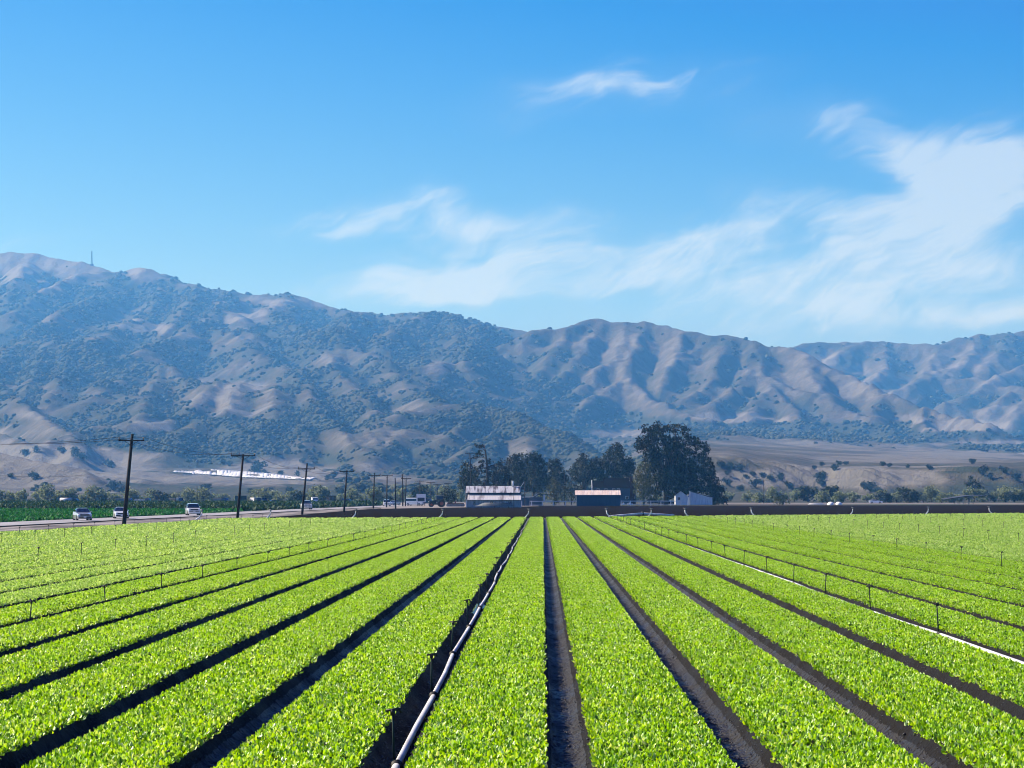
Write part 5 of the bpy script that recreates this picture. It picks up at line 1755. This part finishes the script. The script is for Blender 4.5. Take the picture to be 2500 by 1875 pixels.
# rail fences
def rail_fence(xs, y, h, label, conv):
    pts = [P(*conv(x, 1270), y) for x in xs]
    root = thing('rail_fence', label, 'fence', (pts[0].x, y, -0.25), 0, 'white rail fences of the farm')
    for p in pts:
        MB().box(p.x - pts[0].x - .10, p.x - pts[0].x + .10, -0.07, 0.10, 0, h).build('post', M['white'], root)
    L = pts[-1].x - pts[0].x
    MB().box(-0.1, L + 0.1, -0.11, -0.075, h - 0.24, h - 0.04).build('rail', M['white'], root)
    MB().box(-0.1, L + 0.1, -0.11, -0.075, 0.15, 0.27).build('rail', M['white'], root)


rail_fence([962, 1000, 1095, 1240, 1388, 1550, 1708], 640, 1.4, 'white rail fence between the old barn and the blue shed', z4)
rail_fence([645, 770, 908, 1045, 1182, 1315, 1452, 1545], 655, 1.4, 'white rail fence between the blue shed and the white shed', z5)

# open shelter on the right
Yb = 715.0
pl, pr = P(*z7(1140, 1220), Yb), P(*z7(1710, 1160), Yb)
os_ = thing('open_shelter', 'open sided shelter with a long low sloping roof on thin posts, far right', 'shelter', ((pl.x + pr.x) / 2, Yb, -0.25))
bw = (pr.x - pl.x) / 2
zt = P(*z7(1450, 1158), Yb).z + 0.25
zl = P(*z7(1140, 1216), Yb).z + 0.25
MB().hexa([(-bw, 0, zl), (-bw + 0.2, 7, zl + .2), (0.6, 7, zt - .1), (0.6, 0, zt - .35)], [(-bw, 0, zl + .12), (-bw + .2, 7, zl + .32), (0.6, 7, zt + .1), (0.6, 0, zt - .1)]).hexa([(0.603, 0, zt - .35), (0.603, 7, zt - .1), (bw, 7, zt + .05), (bw - .3, 0, zt - .1)], [(0.603, 0, zt - .1), (0.603, 7, zt + .1), (bw, 7, zt + .14), (bw - .3, 0, zt)]).build('roof', M['darkwall'], os_)
for xx_ in (-2.3, -0.7, 0.9, 2.4):
    for yy_ in (0.6, 6.2):
        MB().box(xx_ - .08, xx_ + .08, yy_ - .08, yy_ + .08, 0, zt - 0.36 - (max(0, -xx_) * 0.22)).build('post', M['greymetal'], os_)

# white covered heaps on the right
for (xa, xb, lab) in [(1765, 1865, 'rounded heap under white sheeting, left one of the pair far right'), (1875, 1970, 'rounded heap under white sheeting, right one of the pair far right')]:
    a, b = P(*z6(xa, 1265), 700), P(*z6(xb, 1265), 700)
    r = (b.x - a.x) / 2
    mb = MB()
    mb.ball((0, 0, 0), (r, r * 1.4, 0.95), 14, 8)
    tag(mb.build('covered_heap', M['plastic'], None, ((a.x + b.x) / 2, 700, -0.25), smooth=True), lab, 'heap', 'white covered heaps')
a, b = P(*z6(1505, 1260), 700), P(*z6(1760, 1260), 700)
pk = thing('pipe_pile', 'low pile of long white pipes lying at the field edge far right', 'pipe pile', ((a.x + b.x) / 2, 700, -0.22))
hw = (b.x - a.x) / 2
for i in range(8):
    MB().tube([(-hw + i * .12, (i % 4) * .24, 0.12 + (i // 4) * .2), (hw - i * .25, (i % 4) * .24, 0.12 + (i // 4) * .2)], 0.11, 6).build('stacked_pipe', M['white'], pk, smooth=True)


# ------------------------------------------------------------------ vehicles
def wheel(root, x, y, r, w):
    o = MB().tube([(x - w / 2, y, r), (x + w / 2, y, r)], r, 16).build('wheel', M['black'], root)
    MB().tube([(x - w / 2 - .012, y, r), (x + w / 2 + .012, y, r)], r * .58, 12).build('rim', M['rim'], o)
    return o


def loft_x(sections, name, m, root, bevel=0.05):
    """sections along y: (y, half width bottom, half width top, z0, z1)"""
    mb = MB()
    vs = []
    for (y, wb, wt, z0, z1) in sections:
        zm = z0 + (z1 - z0) * 0.55
        wm_ = max(wb, wt) * 1.0
        vs += [(-wb, y, z0), (wb, y, z0), (wm_, y, zm), (wt, y, z1), (-wt, y, z1), (-wm_, y, zm)]
    fs = []
    for i in range(len(sections) - 1):
        for k in range(6):
            a, b = i * 6 + k, i * 6 + (k + 1) % 6
            fs.append((b, a, a + 6, b + 6))
    fs.append(tuple(range(6)))
    fs.append(tuple(reversed(range((len(sections) - 1) * 6, len(sections) * 6))))
    mb.add(vs, fs)
    return mb.build(name, m, root, smooth=False, bevel=bevel)


def car(kind, paint, label, loc, rz, group=None, cat='car', name=None):
    """front points to -y"""
    nm = name or {'sedan': 'sedan_car', 'suv': 'suv_car', 'pickup': 'pickup_truck', 'van': 'van'}[kind]
    root = thing(nm, label, cat, loc, rz, group)
    p = M[paint]
    if kind == 'sedan':
        L, w = 4.7, .91
        loft_x([(-2.35, .72, .66, .28, .62), (-2.2, .86, .80, .2, .76), (-1.2, w, .86, .18, .92), (-0.7, w, .86, .18, .97), (1.3, w, .86, .18, 1.0), (2.1, .88, .82, .2, 1.02), (2.35, .8, .74, .3, .92)], 'body', p, root)
        loft_x([(-0.85, .80, .78, .96, .98), (-0.15, .80, .62, .97, 1.40), (0.9, .80, .62, .98, 1.42), (1.75, .78, .74, .99, 1.03)], 'windows', M['glass'], root, 0.03)
        loft_x([(-0.20, .60, .55, 1.395, 1.44), (0.3, .62, .57, 1.42, 1.47), (0.95, .60, .55, 1.41, 1.45)], 'roof', p, root, 0.02)
        wy, r = 1.38, .33
        hz, hy = .68, -2.22
    elif kind == 'suv':
        L, w = 4.8, .95
        loft_x([(-2.35, .78, .74, .35, .85), (-2.25, .90, .85, .26, .98), (-1.2, w, .9, .25, 1.08), (-.8, w, .9, .25, 1.12), (2.2, w, .9, .25, 1.12), (2.38, .88, .84, .35, 1.1)], 'body', p, root)
        loft_x([(-1.0, .86, .84, 1.11, 1.13), (-.4, .86, .70, 1.11, 1.68), (1.9, .86, .70, 1.11, 1.70), (2.3, .84, .76, 1.11, 1.3)], 'windows', M['glass'], root, 0.03)
        loft_x([(-.45, .68, .64, 1.675, 1.73), (.5, .70, .66, 1.70, 1.78), (2.1, .68, .64, 1.69, 1.74)], 'roof', p, root, 0.02)
        wy, r = 1.42, .38
        hz, hy = .9, -2.26
    elif kind == 'pickup':
        L, w = 5.6, .98
        loft_x([(-2.8, .85, .80, .45, .98), (-2.7, .95, .90, .36, 1.10), (-1.5, w, .93, .34, 1.16), (-1.2, w, .93, .34, 1.18), (2.75, w, .93, .36, 1.18)], 'body', p, root)
        loft_x([(-1.4, .88, .86, 1.17, 1.19), (-.75, .88, .72, 1.17, 1.78), (.75, .88, .72, 1.17, 1.80), (.95, .88, .84, 1.17, 1.2)], 'windows', M['glass'], root, 0.03)
        loft_x([(-.8, .70, .66, 1.775, 1.83), (0, .72, .68, 1.80, 1.87), (.8, .70, .66, 1.79, 1.83)], 'roof', p, root, 0.02)
        MB().box(-.78, .78, 1.1, 2.65, 1.183, 1.20).build('truck_bed', M['black'], root)
        wy, r = 1.75, .40
        hz, hy = .98, -2.72
    else:
        L, w = 5.4, 1.0
        loft_x([(-2.7, .85, .78, .4, 1.0), (-2.55, .97, .88, .3, 1.25), (-1.7, w, .9, .3, 1.45), (-1.2, w, .84, .3, 2.15), (2.6, w, .84, .3, 2.2), (2.7, .95, .8, .4, 2.1)], 'body', p, root)
        MB().hexa([(-.80, -1.72, 1.47), (.80, -1.72, 1.47), (.80, -1.70, 1.50), (-.80, -1.70, 1.50)], [(-.72, -1.27, 2.02), (.72, -1.27, 2.02), (.72, -1.22, 2.02), (-.72, -1.22, 2.02)]).build('windscreen', M['glass'], root)
        for sx in (-1, 1):
            MB().hexa([(sx * 1.0, -1.1, 1.3), (sx * 1.02, -1.1, 1.3), (sx * 1.02, 2.3, 1.3), (sx * 1.0, 2.3, 1.3)], [(sx * .88, -1.0, 1.95), (sx * .90, -1.0, 1.95), (sx * .90, 2.3, 1.95), (sx * .88, 2.3, 1.95)]).build('side_window', M['glass'], root)
        wy, r = 1.7, .36
        hz, hy = .85, -2.6
    for sx in (-1, 1):
        for sy in (-1, 1):
            wheel(root, sx * (w - .12), sy * wy, r, .26)
        MB().ball((sx * (w - .28), hy - .03, hz), (.20, .09, .10), 8, 6).build('headlight', M['lamp'], root, smooth=True)
        MB().box(sx * (w - .02) - .10, sx * (w - .02) + .10, -.75, -.62, hz + .28, hz + .42).build('mirror', p, root)
    MB().box(-.55, .55, hy - .14, hy - .06, hz - .12, hz + .05).build('grille', M['black'], root)
    MB().box(-.75, .75, hy - .17, hy - .05, hz - .36, hz - .22).build('bumper', M['greymetal'] if kind != 'sedan' else M['black'], root)
    MB().box(-.16, .16, hy - .19, hy - .172, hz - .34, hz - .22).build('number_plate', M['white'], root)
    return root


def on_ground(sx, sy, z=-0.155):
    p = G(sx, sy, z)
    return Vector((p.x, p.y, z))


car('sedan', 'silvercar', 'silver sedan with a dark grille driving towards us, leftmost on the road', on_ground(201, 1270), 0.33, 'cars on the road')
car('sedan', 'whitecar', 'white sedan passing directly behind the nearest utility pole', on_ground(295, 1265.5), 0.24, 'cars on the road')
car('suv', 'whitecar', 'glossy white car between the first and second utility poles', on_ground(471, 1258), 0.24, 'cars on the road')
car('pickup', 'whitecar', 'white pickup truck driving on the pale road between the third and fourth utility poles', on_ground(748, 1243.6), 0.20, 'cars on the road', 'pickup truck')
car('suv', 'whitecar', 'white off-road car at the yard entrance below the double crossarm pole', on_ground(944, 1236, -0.2), 0.12, None)
car('sedan', 'silvercar', 'pale grey car parked just right of the white car at the yard entrance', on_ground(962, 1234, -0.2), -0.5, None)
# vehicles around the yard
car('van', 'whitecar', 'white van parked left of the white sign', on_ground(1013, 1234.5, -0.2), 1.2, None, 'van')
car('suv', 'silvercar', 'pale car with a rounded roof parked behind the white van', on_ground(1019, 1232, -0.2), 0.9, None)
car('pickup', 'darkcar', 'dark pickup parked between the white sign and the tractor', on_ground(1044, 1232, -0.2), 1.3, None, 'pickup truck')
car('suv', 'darkcar', 'dark car parked under the huge eucalyptus behind the rail fence', on_ground(1598, 1231.2, -0.2), 1.45, None)
car('sedan', 'darkcar', 'dark low car parked left of the white cottage', on_ground(1632, 1231.2, -0.2), 1.35, None)
car('sedan', 'whitecar', 'white car far away at the field edge on the right', on_ground(2138, 1229, -0.2), 1.5, None)
# beyond the crops on the left
car('sedan', 'whitecar', 'white car far off in front of the willows, right of the small trucks', on_ground(664, 1231.5, -0.2), -1.2, None)
car('suv', 'bluecar', 'dark blue car at the right of the dark trailer, far off', on_ground(850, 1231, -0.2), 1.4, None)


def trailer(label, loc, rz, L, h, m, legs=True, name='box_trailer', cat='trailer'):
    root = thing(name, label, cat, loc, rz)
    MB().box(-L / 2, L / 2, -1.2, 1.2, 0.9, 0.9 + h).build('box', m, root, bevel=0.05)
    f = MB()
    f.box(-L / 2, L / 2, -.5, -.35, .7, .897).box(-L / 2, L / 2, .35, .5, .7, .897)
    f.build('chassis', M['black'], root)
    for x in (L / 2 - .8, L / 2 - 1.9, -L / 2 + 1.0):
        for y in (-1.0, 1.0):
            o = MB().tube([(x, y - .14, .45), (x, y + .14, .45)], .45, 14).build('wheel', M['black'], root)
            MB().tube([(x, y - .155, .45), (x, y + .155, .45)], .24, 10).build('rim', M['rim'], o)
    for i in range(int(L / 0.8)):
        MB().box(-L / 2 + .4 + i * .8 - .04, -L / 2 + .4 + i * .8 + .04, -1.25, -1.203, .95, .85 + h).build('rib', m, root)
    return root


def at(sx, sy, z=-0.25):
    p = G(sx, sy, z)
    return Vector((p.x, p.y, z))


trailer('large dark green box trailer behind the second utility pole', at(588, 1231.5), 0.1, 3.7 * 640 / 640, 1.9, M['greenmetal'])
trailer('dark box trailer right of the white pickup, far off', at(809, 1230.5), 0.0, 3.2, 1.9, M['darkcar'])
# small truck with a low flat bed: cab, bed, wheels
def small_truck(label, loc, rz, cabm, loadm, load_h, boom=False, loadL=3.0, tank=False):
    root = thing('farm_truck', label, 'truck', loc, rz)
    loft_x([(-2.9, .9, .85, .5, 1.2), (-2.75, 1.0, .9, .45, 1.5), (-2.4, 1.0, .85, .45, 2.1), (-1.3, 1.0, .85, .45, 2.15)], 'cab', M[cabm], root, .05)
    MB().hexa([(-.8, -2.75, 1.52), (.8, -2.75, 1.52), (.8, -2.7, 1.52), (-.8, -2.7, 1.52)], [(-.75, -2.47, 2.02), (.75, -2.47, 2.02), (.75, -2.42, 2.02), (-.75, -2.42, 2.02)]).build('windscreen', M['glass'], root)
    MB().box(-1.0, 1.0, -1.25, loadL - 1.0, .75, .95).build('bed', M['black'], root)
    if tank:
        MB().tube([(0, -1.1, 1.6), (0, loadL - 1.2, 1.6)], .64, 14).build('tank', M[loadm], root, smooth=True)
    else:
        MB().box(-.95, .95, -1.1, loadL - 1.1, .953, .953 + load_h).build('load_box', M[loadm], root, bevel=.05)
    for x in (-.85, .85):
        for y in (-2.1, loadL - 2.0):
            wheel(root, x, y, .42, .28)
    if boom:
        MB().tube([(-7, loadL - 1.3, .95), (-1, loadL - 1.3, 1.15), (1, loadL - 1.3, 1.15), (7, loadL - 1.3, .95)], .09, 6).build('spray_boom', M['black'], root)
    return root


small_truck('dark blue spray truck with long side booms in front of the willows', at(428, 1232), 0.9, 'bluecar', 'darkcar', 1.0, True)
small_truck('truck with a white tank over a dark bed, left of the nearest utility pole', at(166, 1235), 1.45, 'greenmetal', 'tank', 1.0, False, 3.4, True)
small_truck('dark flatbed truck between the spray truck and the green trailer', at(536, 1231.5), 1.3, 'darkcar', 'greymetal', 1.0)
small_truck('small dark truck with white top, just right of the green box trailer', at(623, 1231.5), 0.6, 'darkcar', 'white', 1.2)
small_truck('small truck with pale box, second to the right of the green trailer', at(636, 1231.2), 0.6, 'greenmetal', 'tank', 1.1)
small_truck('grey box truck half hidden by the nearest utility pole', at(300, 1234), 1.4, 'greymetal', 'greymetal', 1.1)
small_truck('white box truck just behind the white pickup', at(768, 1231.3), 0.2, 'whitecar', 'white', 1.3)
small_truck('flatbed with pale crates behind the second white car', at(345, 1233.5), 1.5, 'greymetal', 'tank', .7)


def tractor(label, loc, rz):
    root = thing('tractor', label, 'tractor', loc, rz)
    loft_x([(-2.6, .36, .34, .95, 1.45), (-2.5, .42, .38, .85, 1.6), (-.9, .46, .42, .85, 1.75), (-.7, .46, .42, .85, 1.75)], 'hood', M['greenmetal'], root, .05)
    MB().box(-.4, .4, -2.4, 1.2, .6, .95).build('chassis', M['black'], root)
    cb = loft_x([(-.65, .75, .62, 1.3, 2.75), (.95, .8, .66, 1.3, 2.75)], 'cab_glass', M['glass'], root, .03)
    MB().box(-.78, .78, -.85, 1.1, 2.78, 2.95).build('cab_roof', M['greymetal'], root, bevel=.05)
    for x in (-.7, .7):
        for y in (-.62, .92):
            MB().tube([(x * 1.08, y, 1.25), (x * .93, y, 2.78)], .05, 5).build('cab_pillar', M['black'], root)
        o = MB().tube([(x * 1.35 - .25, .55, .9), (x * 1.35 + .25, .55, .9)], .9, 20).build('rear_wheel', M['black'], root)
        MB().tube([(x * 1.35 - .27, .55, .9), (x * 1.35 + .27, .55, .9)], .48, 14).build('rim', M['orange'], o)
        o = MB().tube([(x * 1.15 - .18, -2.0, .6), (x * 1.15 + .18, -2.0, .6)], .6, 18).build('front_wheel', M['black'], root)
        MB().tube([(x * 1.15 - .195, -2.0, .6), (x * 1.15 + .195, -2.0, .6)], .32, 12).build('rim', M['orange'], o)
        MB().prism_x([(-.45, 1.15), (-.1, 1.82), (.8, 1.9), (1.5, 1.5), (1.4, 1.4), (.75, 1.82), (0, 1.72), (-.35, 1.15)], x * 1.35 - .25, x * 1.35 + .25).build('fender', M['greenmetal'], root)
        MB().ball((x * .4, -2.62, 1.35), (.09, .05, .08), 8, 5).build('headlight', M['lamp'], root)
    MB().tube([(.3, -1.3, 1.7), (.3, -1.3, 2.6)], .05, 7).build('exhaust', M['black'], root)
    return root


tractor('dark green tractor with a glass cab, parked side-on left of the old barn', at(1072, 1238), math.radians(-82))
tb = at(1112, 1237)
im = thing('harrow', 'low dark harrow frame with rusty discs hitched behind the tractor', 'harrow', tb, 0)
MB().box(-2.2, 2.2, -.1, .1, .75, .9).box(-2.2, 2.2, 1.1, 1.3, .75, .9).box(-2.2, -2.0, .1, 1.1, .75, .9).box(2.0, 2.2, .1, 1.1, .75, .9).build('frame', M['rust'], im)
for i in range(10):
    x = -2.0 + i * .44
    MB().tube([(x, -.05, .4), (x + .04, 1.25, .4)], [.4, .4], 10).build('disc', M['greymetal'], im)
MB().box(-.15, .15, -.05, .05, .9, 1.5).build('mast', M['orange'], im)
fb = at(1030, 1239)
# small utility vehicle by the fence
c = at(1312, 1234.5)
uv = thing('utility_buggy', 'small dark farm buggy with a white roof in front of the white rail fence', 'buggy', c, 0.5)
loft_x([(-1.4, .5, .48, .35, .75), (-1.2, .68, .62, .3, .9), (-.6, .7, .66, .3, .95), (1.35, .7, .66, .3, .95)], 'body', M['darkcar'], uv, .04)
MB().box(-.7, .7, -.7, .9, 1.88, 1.96).build('roof', M['white'], uv)
for x in (-.62, .62):
    for y in (-.6, .8):
        MB().tube([(x, y, .93), (x, y, 1.88)], .035, 5).build('roof_post', M['black'], uv)
    for y in (-.95, .95):
        wheel(uv, x, y, .32, .24)
MB().box(-.6, .6, -.05, .4, .95, 1.35).build('seat', M['black'], uv)
# sign by the vans
c = at(1028, 1236)
sg = thing('white_sign', 'white roadside sign board with a dark panel among the parked vans', 'sign', c, 0)
MB().box(-1.25, 1.25, -.06, .06, 1.1, 3.3).build('board', M['white'], sg)
MB().box(-.95, .95, -.075, -.062, 1.35, 2.3).build('panel', M['darkwall'], sg)
for x in (-1.0, 1.0):
    MB().box(x - .07, x + .07, .063, .18, 0, 3.2).build('post', M['pole'], sg)
# scrap by the fence: white blocks and pipes
for (sx, lab, s) in [(1522, 'short white concrete block left at the fence right of the blue shed', .5), (1538, 'longer white concrete block beside the short one at the fence', .8)]:
    c = at(sx, 1233)
    mb = MB().box(-s, s, -.3, .3, 0, .45).box(-s * .4, s * .4, -.2, .2, .453, .75)
    tag(mb.build('concrete_block', M['white'], None, c, bevel=.04), lab, 'block')
# ------------------------------------------------------------------ haze
hz = MB().box(-6000, 6000, -1500, 11500, -2.5, 985)
ho = hz.build('haze', None)
hm = bpy.data.materials.new('valley_haze')
hm.use_nodes = True
nt = hm.node_tree
nt.nodes.clear()
o_ = N(nt, 'ShaderNodeOutputMaterial')
pv = N(nt, 'ShaderNodeVolumePrincipled')
pv.inputs['Color'].default_value = c4(HAZE_COLOR)
pv.inputs['Density'].default_value = HAZE_DENSITY
pv.inputs['Anisotropy'].default_value = 0.15
pv.inputs['Absorption Color'].default_value = (1, 1, 1, 1)
nt.links.new(pv.outputs[0], o_.inputs['Volume'])
ho.data.materials.append(hm)
tag(ho, 'thin blue haze filling the valley air', 'haze', kind='stuff')
